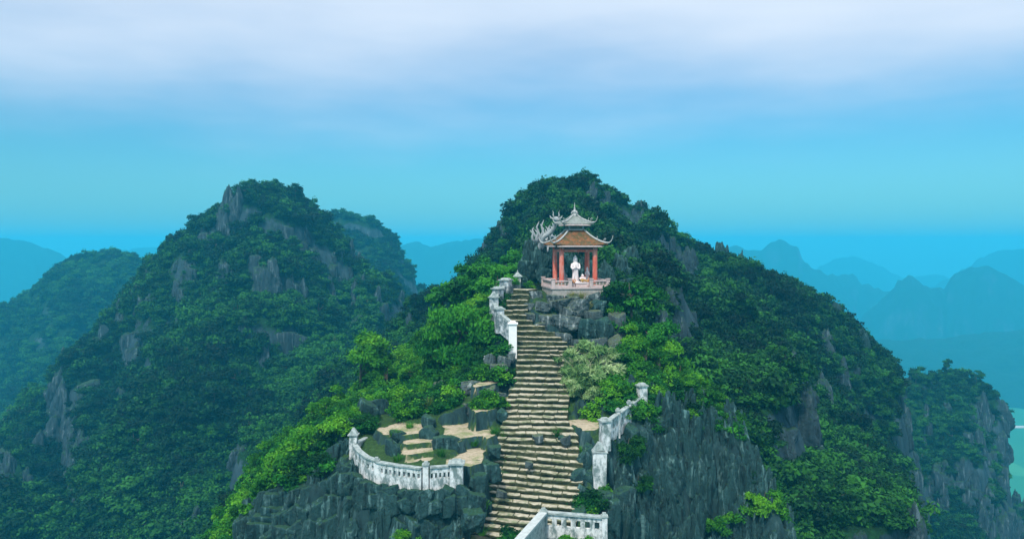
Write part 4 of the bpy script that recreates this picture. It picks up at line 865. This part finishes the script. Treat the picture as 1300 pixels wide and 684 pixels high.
for k in range(4, 48, 2):
    c = cp[k]; t = cp[k + 1] - cp[k - 1]; t /= np.linalg.norm(t); s = 0.26 * (0.8 + 0.5 * ((k * 7) % 5) / 5)
    up_ = np.array([0, 0, 1.0]) - t * t[2] * .5; up_ /= np.linalg.norm(up_); sd_ = np.cross(t, up_); sd_ /= np.linalg.norm(sd_)
    b = [c + up_ * rad[k] * .7 + t * .11, c + up_ * rad[k] * .7 + sd_ * .035, c + up_ * rad[k] * .7 - t * .11, c + up_ * rad[k] * .7 - sd_ * .035]; e = c + up_ * (rad[k] + s) - t * .07
    MB().quad_prism(b, [e + (q - c) * .06 for q in b]).build('back_fin', GREY_STONE, dg)
# fan of flame-like fins to the left, the raised tail
for k, (px, top) in enumerate([(675, 292), (678.5, 286), (681, 291), (684, 281), (688, 284), (690, 279), (695, 287), (699, 283)]):
    a = P(686 + (px - 686) * .5, 308, 54.4) - o0; b = P(px, (top + 308) / 2, 54.3) - o0; c = P(px - 1, top, 54.3) - o0
    w_ = .10 * (1 if k % 2 else -1)
    MB().tube([a, (a + b) / 2 + (w_, 0, 0), b - (w_ * .4, 0, 0), (b + c) / 2 - (w_ * 1.1, 0, 0), c + (w_ * .8, 0, 0)], [.09, .085 + .02 * (k % 3), .085, .06, .012], 7).build('tail_flame', GREY_STONE, dg, True)
hc = cp[-1]
hm = MB().ball(hc + (0, -.1, .08), (.20, .26, .19), 12, 8); hm.ball(hc + (.04, -.36, .04), (.12, .20, .10), 10, 6); hm.ball(hc + (.05, -.5, .10), (.08, .07, .06), 8, 5)
hm.build('head', GREY_STONE, dg, True)
MB().ball(hc + (.04, -.32, -.10), (.10, .20, .045), 10, 6).build('jaw', GREY_STONE, dg, True)
for s_ in (-1, 1):
    MB().tube([hc + (s_ * .12, -.05, .2), hc + (s_ * .20, .05, .36), hc + (s_ * .18, .10, .55), hc + (s_ * .24, .06, .68)], [.045, .04, .028, .008], 6).build('horn', GREY_STONE, dg, True)
    MB().tube([hc + (s_ * .16, -.1, .1), hc + (s_ * .34, .02, .18), hc + (s_ * .42, .08, .34)], [.07, .05, .01], 6).build('mane_flame', GREY_STONE, dg, True)
    MB().tube([cp[20] + (s_ * .15, 0, 0), cp[20] + (s_ * .32, -.15, -.15), cp[20] + (s_ * .30, -.30, -.45)], [.10, .08, .06], 7).build('leg', GREY_STONE, dg, True)

# ------------------------------------------------------------------ vegetation meshes
def leaf_cloud(rng, lobes, n, size, aspect=1.7, upb=0.35, shell=0.45, droop=0.0):
    cen = np.array([l[0] for l in lobes]); rad = np.array([l[1] for l in lobes]); wgt = (rad[:, 0] * rad[:, 1]); wgt = wgt / wgt.sum()
    k = rng.choice(len(lobes), n, p=wgt); d = rng.normal(size=(n, 3)); d /= np.linalg.norm(d, axis=1, keepdims=True)
    d[:, 2] = np.where(d[:, 2] < -0.35, -d[:, 2] * 0.6, d[:, 2])
    rr = rng.uniform(shell, 1.08, n) + 0.12 * rng.normal(size=n)
    c = cen[k] + d * rad[k] * rr[:, None]
    nr = d * 0.7 + rng.normal(size=(n, 3)) * 0.55 + [0, 0, upb]; nr /= np.linalg.norm(nr, axis=1, keepdims=True)
    t = np.cross(nr, rng.normal(size=(n, 3))); t[:, 2] -= droop; t /= np.linalg.norm(t, axis=1, keepdims=True); b = np.cross(nr, t)
    s = (size * rng.uniform(0.6, 1.35, n))[:, None]
    V = np.stack([c - t * s * aspect * .5, c + b * s * .45 - t * s * .05, c + t * s * aspect * .5 - nr * s * .18, c - b * s * .45 - t * s * .05], 1).reshape(-1, 3)
    F = np.arange(4 * n).reshape(n, 4)
    lt = rng.uniform(-0.26, 0.26, len(lobes)); tint_ = np.repeat(lt[k] + rng.uniform(-0.12, 0.12, n) + 0.22, 4)
    return V, F, tint_
def crown_lobes(rng, nl, spread, hgt, r0, r1, z0=0.35):
    L = []
    for k in range(nl):
        a = rng.uniform(0, 6.28); q = math.sqrt(rng.uniform(0, 1)); z = z0 + (hgt - z0) * rng.uniform(0, 1) * (1 - 0.5 * q)
        r = rng.uniform(r0, r1); L.append(((spread * q * math.cos(a), spread * q * math.sin(a), z), (r, r * rng.uniform(.85, 1.15), r * rng.uniform(.6, .85))))
    return L
def unit_bush(name, seed, mat, nl=9, n=620, size=0.17, hgt=1.25):
    r = np.random.default_rng(seed); V, F, t = leaf_cloud(r, crown_lobes(r, nl, 0.72, hgt, 0.28, 0.5, 0.15), n, size); return mesh_np(name, V, F, mat, tintv=t)
protos = bpy.data.collections.new('bush_prototypes'); protos_n = bpy.data.collections.new('near_bush_prototypes')
for k in range(6):
    o = bpy.data.objects.new('a_bush_%d' % k, unit_bush('bush', 500 + k, LEAF_HILL, 9 + k % 3, 1300, 0.115, 1.1 + 0.25 * (k % 3))); protos.objects.link(o)
for k in range(5):
    o = bpy.data.objects.new('b_bush_%d' % k, unit_bush('near_bush', 600 + k, LEAF_NEAR if k < 3 else LEAF_BRIGHT, 10, 1500, 0.105, 1.0 + 0.2 * (k % 3))); protos_n.objects.link(o)
def scatter(name, pts, scl, coll, nvar, label, cat, seed):
    r = np.random.default_rng(seed); n = len(pts)
    me = bpy.data.meshes.new(name); me.vertices.add(n); me.vertices.foreach_set('co', np.asarray(pts, np.float32).ravel())
    a = me.attributes.new('scl', 'FLOAT_VECTOR', 'POINT'); a.data.foreach_set('vector', np.asarray(scl, np.float32).ravel())
    rot = np.stack([r.uniform(-.15, .15, n), r.uniform(-.15, .15, n), r.uniform(0, 6.28, n)], -1)
    a = me.attributes.new('rot', 'FLOAT_VECTOR', 'POINT'); a.data.foreach_set('vector', rot.astype(np.float32).ravel())
    a = me.attributes.new('idx', 'INT', 'POINT'); a.data.foreach_set('value', r.integers(0, nvar, n).astype(np.int32))
    o = obj(name, me); tag(o, label, cat, kind='stuff')
    g = bpy.data.node_groups.new(name, 'GeometryNodeTree'); g.interface.new_socket('Geometry', in_out='INPUT', socket_type='NodeSocketGeometry'); g.interface.new_socket('Geometry', in_out='OUTPUT', socket_type='NodeSocketGeometry')
    gi = N(g, 'NodeGroupInput'); go = N(g, 'NodeGroupOutput'); ip = N(g, 'GeometryNodeInstanceOnPoints'); ci = N(g, 'GeometryNodeCollectionInfo')
    ci.inputs[0].default_value = coll; ci.inputs[1].default_value = True; ci.inputs[2].default_value = True
    def na(nm, ty): q = N(g, 'GeometryNodeInputNamedAttribute', data_type=ty); q.inputs[0].default_value = nm; return q.outputs[0]
    mp_ = N(g, 'GeometryNodeMeshToPoints'); g.links.new(gi.outputs[0], mp_.inputs[0])
    g.links.new(mp_.outputs[0], ip.inputs['Points']); g.links.new(ci.outputs[0], ip.inputs['Instance']); ip.inputs['Pick Instance'].default_value = True
    g.links.new(na('idx', 'INT'), ip.inputs['Instance Index'])
    er = N(g, 'FunctionNodeEulerToRotation'); g.links.new(na('rot', 'FLOAT_VECTOR'), er.inputs[0]); g.links.new(er.outputs[0], ip.inputs['Rotation'])
    g.links.new(na('scl', 'FLOAT_VECTOR'), ip.inputs['Scale']); g.links.new(ip.outputs[0], go.inputs[0])
    md = o.modifiers.new('scatter', 'NODES'); md.node_group = g
    return o
def hill_points(f, n, seed, smax=1.15, cull=None):
    r = np.random.default_rng(seed); sl, gx, gy = f.slope()
    x = r.uniform(f.x0 + 1, f.x0 + f.d * (f.nx - 2), n); y = r.uniform(f.y0 + 1, f.y0 + f.d * (f.ny - 2), n)
    i = ((x - f.x0) / f.d).astype(int); j = ((y - f.y0) / f.d).astype(int); z = f.at(x, y)
    s = sl[j, i]; facing = (gx[j, i] * x + gy[j, i] * y) / np.hypot(x, y)            # rising away from the camera
    ok = (s + 0.5 * fbm(x * .12, y * .12, None, 3, seed) < smax) & (z > GROUND_Z + 4) & (facing > -0.75) & (z > near.at(x, y) - 1.0)
    py = HOR - FPX * z / y; px = 650 + FPX * x / y
    ok &= (py < 800) & (px > -150) & (px < 1450)
    for g in HILLS:
        if g is not f: ok &= (z > g.at(x, y) - 0.5)
    return np.stack([x, y, z], -1)[ok]
def visible_mask(p, lift=2.5):
    t = np.linspace(0.15, 0.97, 45); m = np.ones(len(p), bool); q = p + [0, 0, lift]
    fl = [near] + HILLS[:5]
    for k in t:
        for f in fl: m &= f.at(q[:, 0] * k, q[:, 1] * k) < q[:, 2] * k + 1.5
    return m

def hill_cover(f, n, seed, s0, s1, label, smax=1.15, sp=1.0):
    p = hill_points(f, n, seed, smax); p = p[visible_mask(p, 4.0)]
    r = np.random.default_rng(seed + 1); k = len(p); s = s0 + (s1 - s0) * r.beta(1.3, 2.6, k)
    sc3 = np.stack([s * r.uniform(.85, 1.15, k), s * r.uniform(.85, 1.15, k), s * r.uniform(.75, 1.25, k)], -1)
    p[:, 2] -= 0.15 * s
    scatter('forest_canopy', p, sc3, protos, 6, label, 'forest', seed + 2); print(label, k); return p
protos_r = bpy.data.collections.new('crag_prototypes')
for k in range(5): protos_r.objects.link(bpy.data.objects.new('c_crag_%d' % k, rock_mesh('crag', 900 + k, 'blade' if k < 3 else 'block', ROCK_FAR, ICO4)))
def crags(f, n, seed, s0, s1, label, smin):
    r = np.random.default_rng(seed); sl_, gx_, gy_ = f.slope(); x = r.uniform(f.x0 + 1, f.x0 + f.d * (f.nx - 2), n); y = r.uniform(f.y0 + 1, f.y0 + f.d * (f.ny - 2), n)
    i_ = ((x - f.x0) / f.d).astype(int); j_ = ((y - f.y0) / f.d).astype(int); z = f.at(x, y); py = HOR - FPX * z / y; px = 650 + FPX * x / y
    ok = (sl_[j_, i_] + .5 * fbm(x * .12, y * .12, None, 3, seed) > smin) & (py < 760) & (px > -80) & (px < 1380) & (z > GROUND_Z + 5) & (z > near.at(x, y) - 1); p = np.stack([x, y, z], -1)[ok]
    p = p[visible_mask(p, 2.0)]; k = len(p); s_ = s0 + (s1 - s0) * r.beta(1.4, 2.5, k); p[:, 2] -= .3 * s_
    scatter('crags', p, np.stack([s_, s_ * .8, s_ * r.uniform(1.0, 2.0, k)], -1), protos_r, 5, label, 'cliff rock', seed); print(label, k)
crags(h_right, 6000, 3001, .6, 1.7, 'grey limestone crags in the cliff bands of the hill behind the pavilion', 1.6)
crags(h_left, 6000, 3101, .9, 2.5, 'grey limestone crags in the cliff bands of the broad left hill', 1.75)
crags(h_spur, 5000, 3201, .7, 2.2, 'grey limestone crags on the low rock spur', 1.7)
hill_cover(h_right, 24000, 1001, 0.55, 2.5, 'dense green scrub and low trees covering the hill behind the pavilion', 1.85)
hill_cover(h_left, 28000, 1101, 0.7, 3.3, 'dense dark scrub and trees covering the broad left hill', 1.95)
hill_cover(h_farleft, 14000, 1201, 1.8, 4.0, 'blue hazy woodland covering the flat topped left hill', 1.7)
hill_cover(h_dome, 12000, 1401, 1.2, 3.6, 'hazy woodland covering the paler dome behind the left hill', 1.9)
hill_cover(h_spur, 9000, 1301, 0.7, 2.2, 'scrub and small trees growing over the low rock spur', 2.0)

# near ridge undergrowth
def near_points(n, seed):
    r = np.random.default_rng(seed); x = r.uniform(-30, 22, n); y = r.uniform(31, 77, n); z = near.at(x, y)
    px = 650 + FPX * x / y; py = HOR - FPX * z / y
    i = ((x - near.x0) / near.d).astype(int); j = ((y - near.y0) / near.d).astype(int); s = sl[j, i]
    ok = (px > -50) & (px < 1250) & (py < 760) & (z > h_right.at(x, y) - .6)
    for (l, rr) in stair:
        c = (l + rr) / 2; hw = (rr[0] - l[0]) / 2 + .45; ok &= ~((np.abs(x - c[0]) < hw) & (np.abs(y - c[1]) < 0.7))
    for cx, cy_, ra in [(-3.9, 36.6, 3.7), (3.95, 51, 2.9), (3.4, 38.5, 1.5), (4.0, 47.3, 2.3), (1.6, 48.5, 1.9), (0.6, 50.5, 1.6), (2.4, 47, 1.6), (2.5, 31.5, 2.0), (2.2, 54.8, 2.4), (5.2, 36.6, 1.8), (4.2, 42.6, 1.9), (-1.5, 42, 1.4), (-6.5, 41, 1.2)]:
        ok &= np.hypot(x - cx, y - cy_) > ra
    ok &= ~((x > 4.2) & (y < 39.3)) & ~((x < -6) & (x > -13.5) & (y < 36.9)) & ~((x < -6) & (x > -8.2) & (y < 39)) & ~((x > -7.5) & (x < 0) & (y < 36))
    ok &= (s < 1.35) | (y > 44) | (x > 12.5) | (x < -13.5)
    return np.stack([x, y, z], -1)[ok]
p = near_points(11000, 77); r = np.random.default_rng(78); s = r.uniform(.35, .95, len(p)); p[:, 2] -= .1
scatter('undergrowth', p, np.stack([s, s, s * r.uniform(.7, 1.1, len(p))], -1), protos_n, 5, 'green undergrowth of shrubs covering the near ridge', 'undergrowth', 79); print('under', len(p))

# individual trees -------------------------------------------------
def tree_meshes(seed, H, Rw, n, size, mat, nl=14, droop=0.0, bare=0.35):
    r = np.random.default_rng(seed); lob = crown_lobes(r, nl, Rw * .78, H * .96, Rw * .24, Rw * .42, H * bare)
    V, F, t = leaf_cloud(r, lob, n, size, 1.9, .3, .4, droop); crown = mesh_np('crown', V, F, mat, tintv=t)
    m = MB(); top = np.array([r.normal(0, .1) * Rw, r.normal(0, .1) * Rw, H * .72]); mid = top * .5 + [r.normal(0, .06), r.normal(0, .06), 0]
    m.tube([(0, 0, -.4), (0, 0, .1), mid, top], [.035 * H, .028 * H, .019 * H, .006 * H], 7)
    for c, rr in lob:
        c = np.array(c); f = r.uniform(.35, .8); a = mid * (f / .5) if f < .5 else mid + (top - mid) * ((f - .5) / .5); m.tube([a, (a + c) / 2 + [0, 0, -.05 * H * .5], c], [.011 * H, .007 * H, .002 * H], 5)
    return crown, m.mesh('trunk', BARK)
def tree(name, meshes, loc, rz, s, label, cat='tree', group=None):
    t = thing(name, label, cat, loc, rz, group); t.scale = (s, s, s)
    obj('trunk', meshes[1], t); obj('crown', meshes[0], t); return t
T_DARK = [tree_meshes(700 + k, 3.6, 1.7, 5200, .12, LEAF_NEAR, 15) for k in range(4)]
T_BRI = [tree_meshes(720 + k, 3.0, 1.7, 5200, .115, LEAF_BRIGHT, 13, 0.3, .25) for k in range(4)]
T_BAM = [tree_meshes(740 + k, 4.6, 2.2, 9500, .13, LEAF_NEAR, 26, 1.1, .12) for k in range(2)]
T_HILL = [tree_meshes(760 + k, 4.2, 2.0, 2800, .165, LEAF_HILL, 13, 0, .35) for k in range(5)]
trng = random.Random(5)
def ptree(kind, px, D, s, label, name='broadleaf_tree', group=None, dz=0.0):
    x = (px - 650) / FPX * D; z = zn(x, D); tree(name, kind[trng.randrange(len(kind))], (x, D, z - .05 + dz), trng.uniform(0, 6.28), s, label, 'tree', group)
ptree(T_BAM, 592, 48.0, 1.12, 'big feathery green tree overhanging the rocks left of the upper stairs', 'feathery_tree')
ptree(T_BAM, 556, 50.5, .75, 'smaller feathery green tree left of the big feathery tree', 'feathery_tree')
ptree(T_BRI, 458, 56.0, 1.55, 'bright yellow green spreading tree below the dark left hill', 'spreading_tree')
ptree(T_BRI, 492, 53.0, .85, 'low yellow green tree between the spreading tree and the rocks')
ptree(T_BRI, 432, 50.0, .8, 'yellow green shrub tree at the foot of the spreading tree')
ptree(T_BRI, 528, 50.0, .7, 'low light green tree above the terrace rocks')
for px, D, s in [(628, 52, .85), (612, 56, .9), (640, 56.5, .8), (590, 58, 1.0), (622, 61, 1.0), (655, 60, .8), (566, 60, 1.0), (600, 66, 1.1)]:
    ptree(T_DARK, px, D, s, 'dark green tree on the ridge behind the white curving wall', group='dark trees left of the stair head')
for px, D, s in [(418, 46, .6), (400, 47.5, .65), (380, 47, .6), (362, 48, .7), (345, 47, .65), (328, 47.5, .7), (310, 48, .7), (292, 48, .7), (410, 50.5, .7), (372, 51, .8), (440, 45, .5)]:
    ptree(T_BRI, px, D, s, 'bright green shrub tree on the slope left of the terrace cliff', 'shrub_tree', 'bright shrub trees on the left slope')
ptree(T_DARK, 802, 49.0, 1.15, 'tall green tree right of the pavilion crag')
ptree(T_DARK, 826, 46.5, .95, 'green tree standing below the tall tree right of the pavilion crag')
for px, D, s in [(808, 46, .7), (845, 45.5, .8), (838, 44, .6), (862, 44.5, .75), (880, 44, .65), (898, 43, .6), (915, 42.5, .5), (930, 42, .45), (868, 43, .5), (820, 44, .6)]:
    ptree(T_BRI, px, D, s * 1.1, 'bright green shrub tree along the top of the right cliff', 'shrub_tree', 'bright shrub trees along the right cliff top')
for px, D, s, lab in [(722, 30.9, .42, 'low green bush behind the slanting grey parapet'), (745, 30.9, .4, 'low green bush in front of the square openings')]:
    ptree(T_BRI, px, D, s, lab, 'leafy_bush', dz=-.1)
for px, py, s, lab in [(795, 585, .62, 'big bright bush hanging on the cliff under the stepped white wall'), (808, 625, .5, 'bright bush low on the cliff right of the tall flaking pillar'), (940, 668, .6, 'green bush at the foot of the right cliff'), (968, 650, .6, 'green bush at the outer corner of the right cliff'), (905, 680, .5, 'green bush in a cleft low on the right cliff'), (915, 530, .5, 'bright bush on the outer rim of the right cliff'), (515, 690, .4, 'small bush in a crack of the terrace cliff')]:
    q = on_near(px, py)
    if q is not None: tree('leafy_bush', T_BRI[trng.randrange(4)], q - (0, 0, .25), trng.uniform(0, 6), s, lab, 'bush')
for px, f_, s, lab in [(347, h_left, .62, 'tallest little tree on the very top of the left hill'), (364, h_left, .5, 'second little tree beside the tallest one on the left summit'), (652, h_right, .55, 'lone small tree standing out on the left shoulder of the pavilion hill')]:
    best = None
    for D in np.arange(90, 200, .5):
        x = (px - 650) / FPX * D; z = float(f_.at(x, D))
        if z > -900 and (best is None or -z / D < best[0]): best = (-z / D, x, D, z)
    tree('hill_tree', T_HILL[trng.randrange(5)], (best[1], best[2], best[3] - .1), 1.0, s, lab, 'tree')

# grassy and reedy plants
def blades_mesh(seed, n, L, mat, spread=.25, wid=.018, arch=.5):
    r = np.random.default_rng(seed); V = []; F = []; T = []
    for k in range(n):
        a = r.uniform(0, 6.28); d = np.array([math.cos(a), math.sin(a), 0]); o = d * spread * math.sqrt(r.uniform(0, 1)); l = L * r.uniform(.5, 1.1); lean = r.uniform(.1, arch + .25); sd_ = np.array([-d[1], d[0], 0]) * wid * r.uniform(.7, 1.4)
        b = len(V)
        for j in range(5):
            t = j / 4; c = o + d * l * lean * t ** 1.6 + np.array([0, 0, l * (t - .35 * lean * t * t)]); w2 = sd_ * (1 - t * .92)
            V += [c - w2, c + w2]
        F += [(b + 2 * j, b + 2 * j + 1, b + 2 * j + 3, b + 2 * j + 2) for j in range(4)]; T += [r.uniform(0, .4)] * 10
    return mesh_np('blades', np.array(V), np.array(F), mat, tintv=np.array(T))
REED = []
for k in range(3):
    r_ = np.random.default_rng(800 + k); V_, F_, t_ = leaf_cloud(r_, crown_lobes(r_, 16, .75, 1.5, .16, .34, .1), 2600, .075, 4.2, .2, .3, .5); REED.append(mesh_np('clump', V_, F_, LEAF_REED, tintv=t_))
TUFT = [blades_mesh(820 + k, 150, .8, LEAF_DRY, .16, .014, .8) for k in range(2)]
GTUFT = [blades_mesh(830 + k, 130, .5, LEAF_BRIGHT, .22, .016, .7) for k in range(2)]
RB = thing('reed_thicket', 'pale arching reedy bush right of the upper stairs', 'bush', (4.1, 42.2, zn(4.1, 42.2)))
for px, py, D, s in [(730, 500, 42.0, 1.0), (752, 505, 41.6, 1.1), (770, 500, 42.2, .95), (742, 485, 43.2, 1.1), (760, 480, 43.6, 1.15), (722, 480, 43.6, .8), (738, 515, 41.0, .75), (765, 515, 40.8, .7), (775, 480, 43.8, .8), (752, 465, 44.6, .7)]:
    x = (px - 650) / FPX * D; o = obj('clump', REED[trng.randrange(3)], RB, np.array([x, D, zn(x, D) - .05]) - np.array(RB.location), (0, 0, trng.uniform(0, 6)), (s * 1.2, s * 1.2, s * 1.15))
srn = np.random.default_rng(3); sm = MB()
for k in range(46):
    a = srn.uniform(0, 6.28); x0 = srn.uniform(-.9, .9); y0 = srn.uniform(-.7, .9); l = srn.uniform(.9, 1.7); b = np.array([x0, y0, zn(4.1 + x0, 42.2 + y0) - RB.location[2]]); d = np.array([math.cos(a), math.sin(a), 0]) * srn.uniform(.3, .9)
    sm.tube([b, b + d * .3 * l + [0, 0, .55 * l], b + d * .75 * l + [0, 0, .85 * l], b + d * l * 1.1 + [0, 0, .9 * l]], [.014, .012, .009, .004], 4)
so = sm.build('stems', simple('pale_stem', (0.30, 0.32, 0.20), .2, 6), RB); so['kind'] = 'stuff'
def tuft(kind, px, py, D, s, label, group=None):
    x = (px - 650) / FPX * D; z = max(zn(x, D), -(py - HOR) / FPX * D - .15); t = thing('grass_tuft', label, 'grass tuft', (x, D, z - .04), 0, group); obj('blades', kind[trng.randrange(len(kind))], t, None, (0, 0, trng.uniform(0, 6)), (s, s, s))
tuft(TUFT, 547, 527, 40.6, 1.1, 'pale yellow grass tuft at the back of the terrace')
tuft(TUFT, 726, 374, 48.75, .6, 'dry brown grass left below the pavilion entrance'); tuft(TUFT, 738, 376, 48.7, .8, 'dry brown grass hanging below the pavilion entrance'); tuft(TUFT, 748, 388, 48.0, .7, 'dry grass on the crag right below the pavilion')
for px, py, D in [(627, 552, 38.0), (640, 556, 38.2), (622, 600, 35.2), (614, 640, 33.6), (608, 655, 33.0), (505, 590, 35.2), (500, 563, 37.4), (520, 545, 38.8), (614, 525, 40.4), (602, 560, 37.2), (560, 590, 35.2), (706, 548, 37.8), (612, 672, 32.6), (735, 570, 37), (650, 470, 43.8), (716, 500, 41.5), (717, 520, 40)]:
    tuft(GTUFT, px, py, D, .8, 'small green grass tuft in the cracks beside the steps', 'grass tufts beside the steps')

# individual trees on the two forested hills: those that show
def hill_trees(f, n, seed, s0, s1, label, group, name, extra=()):
    p = hill_points(f, 5000, seed, 1.3); p = p[visible_mask(p, 1.5)]; r = np.random.default_rng(seed); got = []
    for q in list(extra) + list(p):
        q = np.array(q, float)
        if len(got) >= n: break
        if not in_frame(q + (0, 0, 2), -8): continue
        if any((q[0] - g[0]) ** 2 + (q[1] - g[1]) ** 2 < 22 for g in got): continue
        if not seen(q, 2.0): continue
        got.append(q)
        tree(name, T_HILL[r.integers(5)], q - (0, 0, .2), r.uniform(0, 6.28), r.uniform(s0, s1), label, 'tree', group)
    print(name, len(got))
hill_trees(h_right, 130, 2001, .5, .85, 'small leafy tree on the green hill behind the pavilion', 'trees on the hill behind the pavilion', 'hill_tree')
hill_trees(h_left, 130, 2101, .7, 1.3, 'leafy tree on the broad dark left hill', 'trees on the left hill', 'hill_tree')
hill_trees(h_spur, 24, 2201, .6, 1.0, 'small tree on the low rock spur above the valley', 'trees on the rock spur', 'hill_tree')

# ------------------------------------------------------------------ haze
hz = MB().box(-2750, 2750, -300, 3350, GROUND_Z - 2.0, 26.0)
hm, ht, hout = mat_new('valley_haze')
pvn = N(ht, 'ShaderNodeVolumePrincipled'); pvn.inputs['Color'].default_value = (0.05, 0.59, 0.89, 1); pvn.inputs['Density'].default_value = 0.00088; pvn.inputs['Anisotropy'].default_value = 0.0
ht.links.new(pvn.outputs[0], hout.inputs['Volume'])
hm.cycles.homogeneous_volume = True if hasattr(hm.cycles, 'homogeneous_volume') else None
tag(hz.build('haze', hm), 'blue haze filling the valley between the hills', 'haze', kind='stuff')
